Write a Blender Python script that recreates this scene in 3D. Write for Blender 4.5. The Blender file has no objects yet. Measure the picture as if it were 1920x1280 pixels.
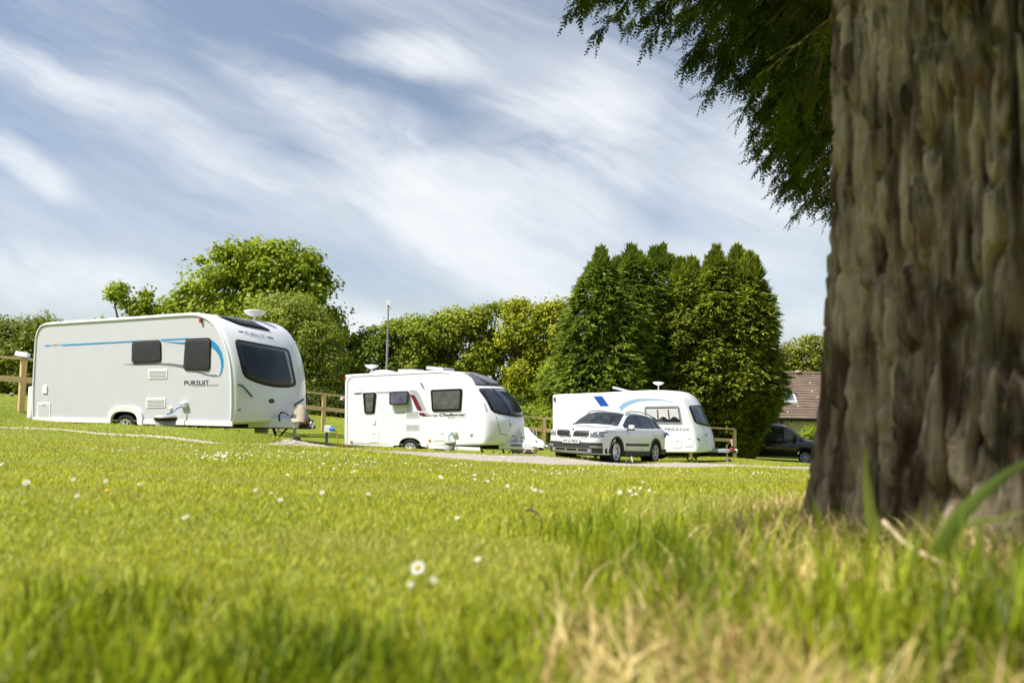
import bpy, bmesh, math, random
import numpy as np
from mathutils import Vector, Matrix, Euler, noise as mnoise
from math import sin, cos, pi, radians, sqrt, atan2
rng = np.random.default_rng(7)
random.seed(7)
SC = bpy.context.scene
COL = SC.collection
# ---------------------------------------------------------------- camera
F = 1400.0                      # focal length in units of a 1920 wide frame
cam_d = bpy.data.cameras.new('camera'); cam = bpy.data.objects.new('camera', cam_d); COL.objects.link(cam)
cam_d.sensor_width = 36; cam_d.lens = F/1920*36; cam_d.clip_start = .02; cam_d.clip_end = 3000
PITCH, ROLL = math.atan(100/F), radians(0.8)
RM = Matrix.Rotation(radians(90)+PITCH, 3, 'X') @ Matrix.Rotation(ROLL, 3, 'Z')
CAMZ = 0.28
cam.matrix_world = Matrix.Translation((0, 0, CAMZ)) @ RM.to_4x4()
SC.camera = cam
cam_d.dof.use_dof = True; cam_d.dof.focus_distance = 21; cam_d.dof.aperture_fstop = 3.2
RMn = np.array(RM); CO = Vector((0, 0, CAMZ))
def ray(px, py):
    return (RM @ Vector(((px-960)/F, -(py-640)/F, -1.0)))
def P(px, py, D):
    r = ray(px, py); return CO + r*(D/r.y)
def proj(p):
    q = RM.transposed() @ (Vector(p)-CO)
    return (960+F*q.x/-q.z, 640-F*q.y/-q.z)
# ---------------------------------------------------------------- terrain
GP = []
def gp(px, py, D): p = P(px, py, D); GP.append((p.x, p.y, p.z))
def gz(x, y, z): GP.append((x, y, z+CAMZ))
for x, y, z in [(0,0,-.28),(-1,.9,-.27),(0,.95,-.285),(1,.9,-.25),(1.15,1.7,-.27),(.5,1.6,-.30),(-.6,1.5,-.30),(-2,2,-.30),(2.5,2,-.28),
                (0,4,-.46),(-4,4.5,-.42),(4,4,-.46),(0,8,-.80),(-6,8,-.58),(6,8,-.86),(-3,11,-.80),(-9,11,-.63),(4,13,-1.22),(10,14,-1.35),
                (0,-6,-.1),(12,-6,-.1),(-12,-6,0),(-20,10,-.35),(-25,25,-.6),(25,12,-1.5)]: gz(x, y, z)
PATH = [(-160,791,13.6,.11),(0,802,13.1,.09),(200,815,12.5,.10),(400,831,12.5,.2),(520,841,13.3,.45),(600,846,14.4,1.3),(640,846.5,14.9,1.9),(700,851,15.6,2.1),(850,856.5,17.2,2.1),(1000,864,18.6,1.9),
        (1240,873,20.4,1.7),(1510,880.5,24.0,1.7),(1800,886,29,1.9)]
for px, py, D, w in PATH: gp(px, py, D)
for px, py, D in [(-80,778,15.0),(60,788,14.6),(200,794,13.8),(300,799.5,13.6),(400,803,13.6),(500,816,14.0),(560,827,14.6),(620,838,16.2),(700,841,17.4),(850,846,19.0),(1000,852,20.6),
                  (1120,862,21.0),(1240,866,22.5),(1400,868,25),(1510,869,27.5)]: gp(px, py, D)
for x, y, z in [(-5.6,15,-1.09),(-4.2,15.6,-1.07),(-8.3,16.3,-1.09),(-11.3,17.4,-1.08),(-4.8,17.2,-1.12),(-10.3,19.4,-1.1),
                (-.87,22.2,-1.98),(-5.4,24,-1.93),(.0,24.4,-2.02),(-4.5,26,-1.95),(-3,23,-1.97),(1,23.2,-2.0),
                (2.88,20.7,-1.82),(4.39,22.9,-2.03),(1.4,21.7,-1.90),
                (1.56,28.8,-2.4),(6.56,26.7,-2.35),(7.6,28.6,-2.42),(3,31,-2.5),
                (14.7,37.5,-3.15),(10,39,-3.1),(16,46,-3.35),(25,46,-3.5),(13,33,-2.9),(20,30,-2.7),
                (-30,50,-.9),(-10,50,-2.2),(5,50,-3.0),(-60,80,-1.0),(60,80,-4),(0,90,-3.2),(-60,10,0),(60,10,-1.8),(0,-40,0),(120,200,-5),(-120,200,-2),(0,300,-4)]: gz(x, y, z)
FP = [(-60,664,17.3,1.3),(45,672,18.8,1.32),(608,738.5,26.2,1.30),(1020,784,30.0,1.15),(1377,804,33.5,1.27)]
for px, py, D, h in FP:
    p = P(px, py, D); GP.append((p.x, p.y, p.z-h))
GPa = np.array(GP)
def _U(r2): return np.where(r2 > 1e-12, .5*r2*np.log(np.maximum(r2, 1e-12)), 0)
def _fit():
    n = len(GPa); d2 = ((GPa[:,None,:2]-GPa[None,:,:2])**2).sum(-1)
    K = _U(d2)+np.eye(n)*.02; Q = np.c_[np.ones(n), GPa[:,:2]]
    A = np.block([[K, Q], [Q.T, np.zeros((3,3))]])
    return np.linalg.solve(A, np.r_[GPa[:,2], np.zeros(3)])
GC = _fit()
def gh(x, y):
    x = np.clip(np.asarray(x, float), -150, 150); y = np.clip(np.asarray(y, float), -60, 320); sh = x.shape; x = x.ravel(); y = y.ravel(); out = np.empty(len(x))
    for a in range(0, len(x), 40000):
        X = x[a:a+40000]; Y = y[a:a+40000]
        d2 = (X[:,None]-GPa[None,:,0])**2+(Y[:,None]-GPa[None,:,1])**2
        out[a:a+40000] = _U(d2)@GC[:-3]+GC[-3]+GC[-2]*X+GC[-1]*Y
    out += .012*np.sin(x*1.9+y*.7)*np.cos(y*1.3-x*.4)
    return out.reshape(sh)
def g1(x, y): return float(gh(np.array([x]), np.array([y]))[0])
def ground_hit(px, py, d0=.5, d1=80):
    r = ray(px, py); D = np.geomspace(d0, d1, 500); z = CAMZ+r.z*D/r.y; g = gh(r.x/r.y*D, D)
    k = np.argmax(z < g); 
    if k == 0: k = 499
    a, b = z[k-1]-g[k-1], z[k]-g[k]; t = a/(a-b) if a != b else 0
    d = D[k-1]+(D[k]-D[k-1])*t; x = r.x/r.y*d
    return Vector((x, d, g1(x, d)))
# ---------------------------------------------------------------- materials
MATS = {}
def mat(name, col, rough=.6, metal=0, var=.08, scale=8, bump=0, bscale=60, coat=0, spec=.5, col2=None, trans=0, stretch=(1,1,1), emis=None, island=0, ior=None):
    if name in MATS: return MATS[name]
    m = bpy.data.materials.new(name); m.use_nodes = True; N = m.node_tree.nodes; L = m.node_tree.links
    b = N['Principled BSDF']; b.inputs['Roughness'].default_value = rough; b.inputs['Metallic'].default_value = metal
    b.inputs['Specular IOR Level'].default_value = spec
    if coat: b.inputs['Coat Weight'].default_value = coat; b.inputs['Coat Roughness'].default_value = .05
    tc = N.new('ShaderNodeTexCoord'); mp = N.new('ShaderNodeMapping'); mp.inputs['Scale'].default_value = stretch
    L.new(tc.outputs['Object'], mp.inputs['Vector'])
    nz = N.new('ShaderNodeTexNoise'); nz.inputs['Scale'].default_value = scale; nz.inputs['Detail'].default_value = 6
    L.new(mp.outputs[0], nz.inputs['Vector'])
    rp = N.new('ShaderNodeValToRGB'); c = np.array(col); c2 = np.array(col2) if col2 is not None else c*(1-var*2)
    rp.color_ramp.elements[0].position = .3; rp.color_ramp.elements[1].position = .7
    rp.color_ramp.elements[0].color = (*c2, 1); rp.color_ramp.elements[1].color = (*c, 1)
    L.new(nz.outputs['Fac'], rp.inputs['Fac']); out = rp.outputs['Color']
    if island:
        ge = N.new('ShaderNodeNewGeometry'); hs = N.new('ShaderNodeHueSaturation')
        m1 = N.new('ShaderNodeMapRange'); m1.inputs['To Min'].default_value = 1-island; m1.inputs['To Max'].default_value = 1+island
        L.new(ge.outputs['Random Per Island'], m1.inputs['Value']); L.new(m1.outputs[0], hs.inputs['Value'])
        m2 = N.new('ShaderNodeMath'); m2.operation = 'MULTIPLY'; m2.inputs[1].default_value = 7.13; L.new(ge.outputs['Random Per Island'], m2.inputs[0])
        m3 = N.new('ShaderNodeMath'); m3.operation = 'FRACT'; L.new(m2.outputs[0], m3.inputs[0])
        m4 = N.new('ShaderNodeMapRange'); m4.inputs['To Min'].default_value = .478; m4.inputs['To Max'].default_value = .515
        L.new(m3.outputs[0], m4.inputs['Value']); L.new(m4.outputs[0], hs.inputs['Hue'])
        L.new(out, hs.inputs['Color']); out = hs.outputs['Color']
    L.new(out, b.inputs['Base Color'])
    if bump:
        n2 = N.new('ShaderNodeTexNoise'); n2.inputs['Scale'].default_value = bscale; n2.inputs['Detail'].default_value = 8; L.new(mp.outputs[0], n2.inputs['Vector'])
        bp = N.new('ShaderNodeBump'); bp.inputs['Strength'].default_value = bump; bp.inputs['Distance'].default_value = .02
        L.new(n2.outputs['Fac'], bp.inputs['Height']); L.new(bp.outputs[0], b.inputs['Normal'])
    if trans:
        tr = N.new('ShaderNodeBsdfTranslucent'); mx = N.new('ShaderNodeMixShader'); mx.inputs[0].default_value = trans
        L.new(out, tr.inputs['Color']); L.new(b.outputs[0], mx.inputs[1]); L.new(tr.outputs[0], mx.inputs[2])
        L.new(mx.outputs[0], N['Material Output'].inputs['Surface'])
    MATS[name] = m; return m
def pane(name, tint=(.02,.025,.03), alpha=.0, rough=.03, spec=.6):
    """window glass: dark glossy, partly see-through when alpha>0"""
    m = mat(name, tint, rough, 0, .3, 3.5, spec=spec, bump=.02, bscale=5)
    if alpha:
        N = m.node_tree.nodes; L = m.node_tree.links; t = N.new('ShaderNodeBsdfTransparent'); mx = N.new('ShaderNodeMixShader'); mx.inputs[0].default_value = alpha
        L.new(N['Principled BSDF'].outputs[0], mx.inputs[1]); L.new(t.outputs[0], mx.inputs[2]); L.new(mx.outputs[0], N['Material Output'].inputs['Surface'])
    return m
# ---------------------------------------------------------------- object helpers
def link(name, me, m, parent=None, smooth=False):
    o = bpy.data.objects.new(name, me); COL.objects.link(o)
    if m is not None: me.materials.append(m)
    if parent is not None: o.parent = parent
    if smooth:
        me.polygons.foreach_set('use_smooth', np.ones(len(me.polygons), bool))
    return o
def tag(o, label, cat=None, group=None, kind=None):
    if label: o['label'] = label
    if cat: o['category'] = cat
    if group: o['group'] = group
    if kind: o['kind'] = kind
    return o
def struct(name, me, m, smooth=True): o = link(name, me, m, None, smooth); o['kind'] = 'structure'; return o
def empty(name, loc, rz=0, mw=None):
    o = bpy.data.objects.new(name, None); COL.objects.link(o); o.empty_display_size = .2
    if mw is not None: o.matrix_world = mw
    else: o.location = loc; o.rotation_euler = (0, 0, rz)
    return o
def pyme(name, vs, fs):
    me = bpy.data.meshes.new(name); me.from_pydata([tuple(v) for v in vs], [], fs); me.update(); return me
def npme(name, V, Fc):
    """V (n,3), Fc (m,k) with one k"""
    me = bpy.data.meshes.new(name); V = np.ascontiguousarray(V, np.float32); Fc = np.ascontiguousarray(Fc, np.int32)
    me.vertices.add(len(V)); me.vertices.foreach_set('co', V.ravel())
    m, k = Fc.shape; me.loops.add(m*k); me.loops.foreach_set('vertex_index', Fc.ravel())
    me.polygons.add(m); me.polygons.foreach_set('loop_start', np.arange(m, dtype=np.int32)*k)
    me.update(calc_edges=True); return me
class MB:
    def __init__(s): s.v = []; s.f = []; s.sm = []
    def add(s, vs, fs, sm=False):
        n = len(s.v); s.v += [Vector(v) for v in vs]; s.f += [tuple(i+n for i in f) for f in fs]; s.sm += [sm]*len(fs); return s
    def box(s, c, d, R=None, bev=0.0):
        bm = bmesh.new(); bmesh.ops.create_cube(bm, size=1)
        for v in bm.verts: v.co = Vector((v.co.x*d[0], v.co.y*d[1], v.co.z*d[2]))
        if bev: bmesh.ops.bevel(bm, geom=bm.edges[:], offset=bev, segments=2, affect='EDGES', profile=.7)
        M = (R.to_3x3() if R is not None else Matrix.Identity(3)); bm.verts.index_update()
        s.add([Vector(c)+M@v.co for v in bm.verts], [[v.index for v in f.verts] for f in bm.faces]); bm.free(); return s
    def tube(s, pts, r, n=8, caps=True):
        pts = [Vector(p) for p in pts]; rs = r if hasattr(r, '__len__') else [r]*len(pts); vs = []
        up = Vector((0.13, .21, 1)).normalized()
        for i, p in enumerate(pts):
            t = (pts[min(i+1, len(pts)-1)]-pts[max(i-1, 0)]).normalized()
            a = t.cross(up); 
            if a.length < .05: a = t.cross(Vector((1, .1, 0)))
            a.normalize(); b = t.cross(a)
            vs += [p+a*cos(2*pi*k/n)*rs[i]+b*sin(2*pi*k/n)*rs[i] for k in range(n)]
        fs = [(i*n+k, i*n+(k+1) % n, (i+1)*n+(k+1) % n, (i+1)*n+k) for i in range(len(pts)-1) for k in range(n)]
        s.add(vs, fs, True)
        if caps: s.add(vs[:n], [tuple(range(n))]); s.add(vs[-n:], [tuple(range(n))[::-1]])
        return s
    def cyl(s, a, b, r, n=16, r2=None): return s.tube([a, b], [r, r if r2 is None else r2], n)
    def lathe(s, o, prof, n=20, ax=Vector((0,0,1))):
        """prof list of (r, h)"""
        ax = Vector(ax).normalized(); u = ax.orthogonal().normalized(); w = ax.cross(u); o = Vector(o); vs = []
        for r, h in prof: vs += [o+ax*h+u*r*cos(2*pi*k/n)+w*r*sin(2*pi*k/n) for k in range(n)]
        fs = [(i*n+k, i*n+(k+1) % n, (i+1)*n+(k+1) % n, (i+1)*n+k) for i in range(len(prof)-1) for k in range(n)]
        s.add(vs, fs, True); return s
    def prism(s, poly, d):
        """poly 3d points (planar), extruded by vector d"""
        n = len(poly); poly = [Vector(p) for p in poly]; d = Vector(d)
        s.add(poly+[p+d for p in poly], [tuple(range(n))[::-1], tuple(range(n, 2*n))]+[(i, (i+1) % n, n+(i+1) % n, n+i) for i in range(n)]); return s
    def build(s, name, m, parent=None, smooth=None):
        me = pyme(name, s.v, s.f); o = link(name, me, m, parent)
        sm = s.sm if smooth is None else [smooth]*len(s.f)
        me.polygons.foreach_set('use_smooth', np.array(sm, bool))
        bm = bmesh.new(); bm.from_mesh(me); bmesh.ops.recalc_face_normals(bm, faces=bm.faces); bm.to_mesh(me); bm.free()
        return o
def roundpoly(pts, r, n=4):
    """2D polygon corners rounded by r"""
    out = []; N = len(pts); pts = [Vector((p[0], p[1])) for p in pts]
    for i in range(N):
        p = pts[i]; a = pts[i-1]-p; b = pts[(i+1) % N]-p; la, lb = a.length, b.length
        rr = min(r[i] if hasattr(r, '__len__') else r, la*.48, lb*.48); A = p+a/la*rr; B = p+b/lb*rr
        for k in range(n+1):
            t = k/n; out.append(A*(1-t)**2+p*2*t*(1-t)+B*t*t)
    return out
def textmesh(s, shear=0, bold=0, spacing=1.0):
    c = bpy.data.curves.new('lettering', 'FONT'); c.body = s; c.shear = shear; c.offset = bold; c.space_character = spacing; c.resolution_u = 3
    o = bpy.data.objects.new('lettering', c); me = bpy.data.meshes.new_from_object(o)
    V = np.array([v.co[:2] for v in me.vertices]); fs = [tuple(p.vertices) for p in me.polygons]
    bpy.data.meshes.remove(me); bpy.data.objects.remove(o); bpy.data.curves.remove(c)
    V -= V.min(0); V /= V.max(0); return V, fs
def bil(q, u, v):
    """quad q = TL,TR,BR,BL; u left-right, v bottom-top"""
    return [(q[3][k]*(1-u)+q[2][k]*u)*(1-v)+(q[0][k]*(1-u)+q[1][k]*u)*v for k in range(2)]
def tagmesh(o, *a, **k): return tag(o, *a, **k)
def cr(tab, x):
    """smooth (catmull-rom) interpolation of table [(x,y)..]"""
    xs = [t[0] for t in tab]; ys = [t[1] for t in tab]
    if x <= xs[0]: return ys[0]
    if x >= xs[-1]: return ys[-1]
    i = max(k for k in range(len(xs)) if xs[k] <= x); i = min(i, len(xs)-2); h = xs[i+1]-xs[i]; t = (x-xs[i])/h
    def sl(j):
        if j == 0: return (ys[1]-ys[0])/(xs[1]-xs[0])
        if j == len(xs)-1: return (ys[-1]-ys[-2])/(xs[-1]-xs[-2])
        a = (ys[j]-ys[j-1])/(xs[j]-xs[j-1]); b = (ys[j+1]-ys[j])/(xs[j+1]-xs[j])
        return 0 if a*b <= 0 else 2*a*b/(a+b)
    m0, m1 = sl(i)*h, sl(i+1)*h
    return (2*t**3-3*t*t+1)*ys[i]+(t**3-2*t*t+t)*m0+(-2*t**3+3*t*t)*ys[i+1]+(t**3-t*t)*m1
# ---------------------------------------------------------------- light
SUND = Vector((-.528, -.22, .82)).normalized()
sun_el = math.asin(SUND.z); sun_az = atan2(SUND.x, SUND.y)
sd = bpy.data.lights.new('sun', 'SUN'); so = bpy.data.objects.new('sun', sd); COL.objects.link(so)
sd.energy = 5.0; sd.angle = radians(.55); sd.color = (1, .965, .90)
so.rotation_euler = SUND.to_track_quat('Z', 'Y').to_euler()
def world():
    w = bpy.data.worlds.new('World'); SC.world = w; w.use_nodes = True; N = w.node_tree.nodes; L = w.node_tree.links
    bg = N['Background']; bg.inputs['Strength'].default_value = .091
    sky = N.new('ShaderNodeTexSky'); sky.sky_type = 'NISHITA'; sky.sun_disc = False; sky.sun_elevation = sun_el; sky.sun_rotation = sun_az
    sky.air_density = 1.0; sky.dust_density = 1.6; sky.ozone_density = 1.5
    def mth(op, a, b=None, c=None, clamp=False):
        n = N.new('ShaderNodeMath'); n.operation = op; n.use_clamp = clamp
        for i, v in enumerate((a, b, c)):
            if v is None: continue
            if hasattr(v, 'type'): L.new(v, n.inputs[i])
            else: n.inputs[i].default_value = v
        return n.outputs[0]
    tc = N.new('ShaderNodeTexCoord'); sep = N.new('ShaderNodeSeparateXYZ'); L.new(tc.outputs['Generated'], sep.inputs[0])
    # a cloud sheet high above: sky directions as azimuth-like coordinates
    yy = mth('MAXIMUM', mth('ABSOLUTE', sep.outputs['Y']), .05)
    u = mth('DIVIDE', sep.outputs['X'], yy); v = mth('DIVIDE', sep.outputs['Z'], yy)
    uv = N.new('ShaderNodeCombineXYZ'); L.new(u, uv.inputs[0]); L.new(v, uv.inputs[1]); L.new(sep.outputs['Y'], uv.inputs[2])
    def noise(vec, sc, det, rough, stretch=(1,1,1), rot=0, off=(0,0,0), dist=0):
        m = N.new('ShaderNodeMapping'); m.vector_type = 'TEXTURE'; m.inputs['Rotation'].default_value = (0, 0, rot); m.inputs['Scale'].default_value = stretch; m.inputs['Location'].default_value = off
        L.new(vec, m.inputs['Vector']); n = N.new('ShaderNodeTexNoise'); n.inputs['Scale'].default_value = sc; n.inputs['Detail'].default_value = det; n.inputs['Roughness'].default_value = rough
        n.inputs['Distortion'].default_value = dist
        L.new(m.outputs[0], n.inputs['Vector']); return n
    wn = noise(uv.outputs[0], 3.4, 3, .5); sub = N.new('ShaderNodeVectorMath'); sub.operation = 'SUBTRACT'; L.new(wn.outputs['Color'], sub.inputs[0]); sub.inputs[1].default_value = (.5, .5, .5)
    scl = N.new('ShaderNodeVectorMath'); scl.operation = 'SCALE'; L.new(sub.outputs[0], scl.inputs[0]); scl.inputs['Scale'].default_value = .10
    addv = N.new('ShaderNodeVectorMath'); L.new(uv.outputs[0], addv.inputs[0]); L.new(scl.outputs[0], addv.inputs[1])
    def blob(px, py, rx, ry, rot, amp):
        r = ray(px, py); cu, cv = r.x/r.y, r.z/r.y
        m = N.new('ShaderNodeMapping'); m.vector_type = 'TEXTURE'; m.inputs['Location'].default_value = (cu, cv, 0); m.inputs['Rotation'].default_value = (0, 0, radians(-rot)); m.inputs['Scale'].default_value = (rx/F, ry/F, 1e4)
        L.new(addv.outputs[0], m.inputs['Vector']); ln = N.new('ShaderNodeVectorMath'); ln.operation = 'LENGTH'; L.new(m.outputs[0], ln.inputs[0])
        mr = N.new('ShaderNodeMapRange'); mr.interpolation_type = 'SMOOTHERSTEP'; mr.inputs['From Min'].default_value = 1.25; mr.inputs['From Max'].default_value = 0
        mr.inputs['To Min'].default_value = 0; mr.inputs['To Max'].default_value = amp; L.new(ln.outputs['Value'], mr.inputs['Value']); return mr.outputs[0]
    tot = None
    for b in CLOUDS:
        o = blob(*b); tot = o if tot is None else mth('ADD', tot, o)
    st = noise(addv.outputs[0], 5.0, 10, .60, (4.0, .50, 1), radians(-24), dist=.12)     # long cirrus streaks
    pf = noise(addv.outputs[0], 7.5, 10, .62, (1.5, .8, 1), radians(-14), (3, 1, 0), .35)      # puffs
    s1 = N.new('ShaderNodeMapRange'); s1.inputs['From Min'].default_value = .34; s1.inputs['From Max'].default_value = .74; L.new(st.outputs['Fac'], s1.inputs['Value'])
    p1 = N.new('ShaderNodeMapRange'); p1.inputs['From Min'].default_value = .3; p1.inputs['From Max'].default_value = .7; L.new(pf.outputs['Fac'], p1.inputs['Value'])
    fi = noise(addv.outputs[0], 15, 8, .62, (6, .42, 1), radians(-27), (1, 5, 0), .1); f1 = N.new('ShaderNodeMapRange'); f1.inputs['From Min'].default_value = .32; f1.inputs['From Max'].default_value = .70; L.new(fi.outputs['Fac'], f1.inputs['Value']); fb = mth('ADD', mth('MULTIPLY', f1.outputs[0], .45), .60)
    tex = mth('MULTIPLY', mth('ADD', mth('MULTIPLY', s1.outputs[0], .55), mth('MULTIPLY', p1.outputs[0], .75)), fb)
    base = mth('MULTIPLY', mth('MULTIPLY', s1.outputs[0], fb), .42)
    fac = mth('ADD', mth('MULTIPLY', tot, mth('ADD', mth('MULTIPLY', tex, 1.55), .12)), base)
    hz = N.new('ShaderNodeMapRange'); hz.inputs['From Min'].default_value = .30; hz.inputs['From Max'].default_value = 0; hz.inputs['To Min'].default_value = 0; hz.inputs['To Max'].default_value = .30
    L.new(sep.outputs['Z'], hz.inputs['Value']); fac = mth('ADD', fac, hz.outputs[0])
    fm = N.new('ShaderNodeMapRange'); fm.interpolation_type = 'SMOOTHSTEP'; fm.inputs['From Min'].default_value = -.1; fm.inputs['From Max'].default_value = .45; fm.inputs['To Min'].default_value = .12; L.new(sep.outputs['Y'], fm.inputs['Value'])
    fac = mth('MULTIPLY', fac, fm.outputs[0])        # clouds kept to the side in view; unseen sky cleared to weaken its fill
    lo = mth('MULTIPLY', mth('SUBTRACT', 1.0, mth('EXPONENT', mth('MULTIPLY', mth('MAXIMUM', fac, .05), -1.5))), 1.0)
    tint = N.new('ShaderNodeMix'); tint.data_type = 'RGBA'; tint.inputs[0].default_value = .14; L.new(sky.outputs[0], tint.inputs[6]); tint.inputs[7].default_value = (3.6, 4.0, 4.5, 1)
    mx = N.new('ShaderNodeMix'); mx.data_type = 'RGBA'; L.new(lo, mx.inputs[0]); L.new(tint.outputs[2], mx.inputs[6]); mx.inputs[7].default_value = CLOUD_COL
    L.new(mx.outputs[2], bg.inputs['Color'])
CLOUD_COL = (7.4, 7.6, 7.8, 1)
CLOUDS = [(1080,280,230,190,10,.95),(800,120,200,60,8,.8),(560,170,260,60,32,.55),(720,260,330,90,24,.65),(850,400,330,110,12,.95),(1440,350,260,170,30,.55),(1250,500,300,90,0,.4),
          (50,320,150,50,36,.9),(90,530,300,70,6,.75),(250,200,380,60,24,.38),(60,110,260,50,24,.35),(960,530,220,60,20,.5),(450,350,360,60,26,.28),(690,620,120,60,0,.7),(1520,620,160,80,0,.3),(1150,170,120,90,0,.3)]
world()
SC.view_settings.view_transform = 'Standard'; SC.view_settings.look = 'None'; SC.view_settings.gamma = 1; SC.view_settings.use_curve_mapping = False
SC.view_settings.exposure = .55
SC.cycles.max_bounces = 6; SC.cycles.transparent_max_bounces = 8; SC.cycles.use_denoising = True
# ================================================================ ground, path
def axis(parts):
    out = []
    for a, b, st in parts: out += list(np.arange(a, b, st))
    return np.array(out+[parts[-1][1]])
def path_pts():
    c = []
    for px, py, D, w in PATH:
        p = P(px, py, D); c.append((p.x, p.y, w))
    out = []
    for i in range(len(c)-1):
        for k in range(8):
            t = k/8; out.append([cr([(j, c[j][q]) for j in range(len(c))], i+t) for q in range(3)])
    out.append(list(c[-1])); return np.array(out)
PTH = path_pts()
def path_dist(x, y):
    """distance to the path centre line minus its half width (negative inside)"""
    A = PTH[:-1]; B = PTH[1:]; x = np.asarray(x, float).ravel(); y = np.asarray(y, float).ravel(); best = np.full(len(x), 1e9)
    for a, b in zip(A, B):
        d = b[:2]-a[:2]; t = np.clip(((x-a[0])*d[0]+(y-a[1])*d[1])/(d@d), 0, 1)
        q = np.hypot(x-a[0]-t*d[0], y-a[1]-t*d[1])-(a[2]+t*(b[2]-a[2]))*.5; best = np.minimum(best, q)
    return best
def make_ground():
    xs = axis([(-900,-200,100),(-200,-60,20),(-60,-20,2),(-20,-3,.2),(-3,3,.08),(3,16,.2),(16,60,2),(60,200,20),(200,900,100)])
    ys = axis([(-300,-60,60),(-60,-3,4),(-3,.3,.3),(.3,3,.08),(3,10,.2),(10,32,.2),(32,60,1),(60,200,20),(200,1200,100)])
    X, Y = np.meshgrid(xs, ys); Z = gh(X, Y)
    near = (np.abs(X) < 40) & (Y > 5) & (Y < 40); pd = np.full(X.size, 9.); m = near.ravel(); pd[m] = path_dist(X.ravel()[m], Y.ravel()[m]); pd = pd.reshape(X.shape)
    Z = Z - .05*np.clip((-pd+.02)/.15, 0, 1)
    nx, ny = len(xs), len(ys); I = np.arange(nx*ny).reshape(ny, nx)
    Fc = np.stack([I[:-1,:-1], I[:-1,1:], I[1:,1:], I[1:,:-1]], -1).reshape(-1, 4)
    me = npme('ground', np.stack([X, Y, Z], -1).reshape(-1, 3), Fc)
    m = mat('lawn_turf', (.24,.28,.038), .95, 0, spec=.1, scale=.6, col2=(.16,.21,.028), bump=.9, bscale=55)
    N = m.node_tree.nodes; L = m.node_tree.links; b = N['Principled BSDF']; tc = [n for n in N if n.type == 'TEX_COORD'][0]
    src = b.inputs['Base Color'].links[0].from_socket
    n2 = N.new('ShaderNodeTexNoise'); n2.inputs['Scale'].default_value = 38; n2.inputs['Detail'].default_value = 5; L.new(tc.outputs['Object'], n2.inputs['Vector'])
    mr = N.new('ShaderNodeMapRange'); mr.inputs['From Min'].default_value = .3; mr.inputs['From Max'].default_value = .7; mr.inputs['To Min'].default_value = .55; mr.inputs['To Max'].default_value = 1.35; L.new(n2.outputs['Fac'], mr.inputs['Value'])
    mv = N.new('ShaderNodeVectorMath'); mv.operation = 'SCALE'; L.new(src, mv.inputs[0]); L.new(mr.outputs[0], mv.inputs['Scale']); L.new(mv.outputs[0], b.inputs['Base Color'])
    struct('ground', me, m)
make_ground()
def make_path():
    vs = []; n = len(PTH); K = 8
    for i in range(n):
        a = PTH[max(i-1,0)]; b = PTH[min(i+1,n-1)]; d = Vector((b[0]-a[0], b[1]-a[1])).normalized(); nn = Vector((-d.y, d.x))
        w = PTH[i][2]*.5
        for k in range(K+1):
            jit = (.06*mnoise.noise(Vector((i*.9, k*3.1, 2)))) if k in (0, K) else 0
            q = (k/K*2-1)*w*(1+jit*3); vs.append((PTH[i][0]+nn.x*q, PTH[i][1]+nn.y*q))
    V = np.array(vs); Z = gh(V[:,0], V[:,1])-.006
    fs = np.array([(i*(K+1)+k, i*(K+1)+k+1, (i+1)*(K+1)+k+1, (i+1)*(K+1)+k) for i in range(n-1) for k in range(K)])
    m = mat('gravel_path', (.46,.41,.35), .95, 0, spec=.2, scale=30, col2=(.29,.25,.21), bump=1, bscale=45)
    struct('path', npme('path', np.c_[V, Z], fs), m)
    # loose stones lying on the gravel
    rg = np.random.default_rng(3); NN = 9000; seg = rg.integers(0, n-1, NN); t = rg.random(NN); q = (rg.random(NN)*2-1)*.52
    a = PTH[seg]; b = PTH[seg+1]; c = a+(b-a)*t[:,None]; d = (b-a)[:,:2]; d /= np.linalg.norm(d, axis=1)[:,None]
    x = c[:,0]-d[:,1]*q*c[:,2]; y = c[:,1]+d[:,0]*q*c[:,2]; z = gh(x, y); s = rg.uniform(.008,.024,NN)
    oc = np.array([(1,0,0),(-1,0,0),(0,1,0),(0,-1,0),(0,0,.7),(0,0,-.7)]); tri = np.array([(0,2,4),(2,1,4),(1,3,4),(3,0,4)])
    ang = rg.random(NN)*6.28; R = np.stack([np.cos(ang), np.sin(ang)], -1)
    V = oc[None]*s[:,None,None]*rg.uniform(.6,1.2,(NN,6,1)); Vx = V[...,0]*R[:,:1]-V[...,1]*R[:,1:]; Vy = V[...,0]*R[:,1:]+V[...,1]*R[:,:1]
    V = np.stack([Vx+x[:,None], Vy+y[:,None], V[...,2]+z[:,None]], -1).reshape(-1,3); Fc = (np.arange(NN)[:,None,None]*6+tri[None]).reshape(-1,3)
    o = link('gravel', npme('gravel', V, Fc), mat('gravel_stones', (.58,.52,.46), .9, 0, spec=.2, scale=20, col2=(.34,.29,.25), island=.3))
    tag(o, 'loose pinkish grey gravel stones lying along the path', 'gravel', kind='stuff')
make_path()
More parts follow.
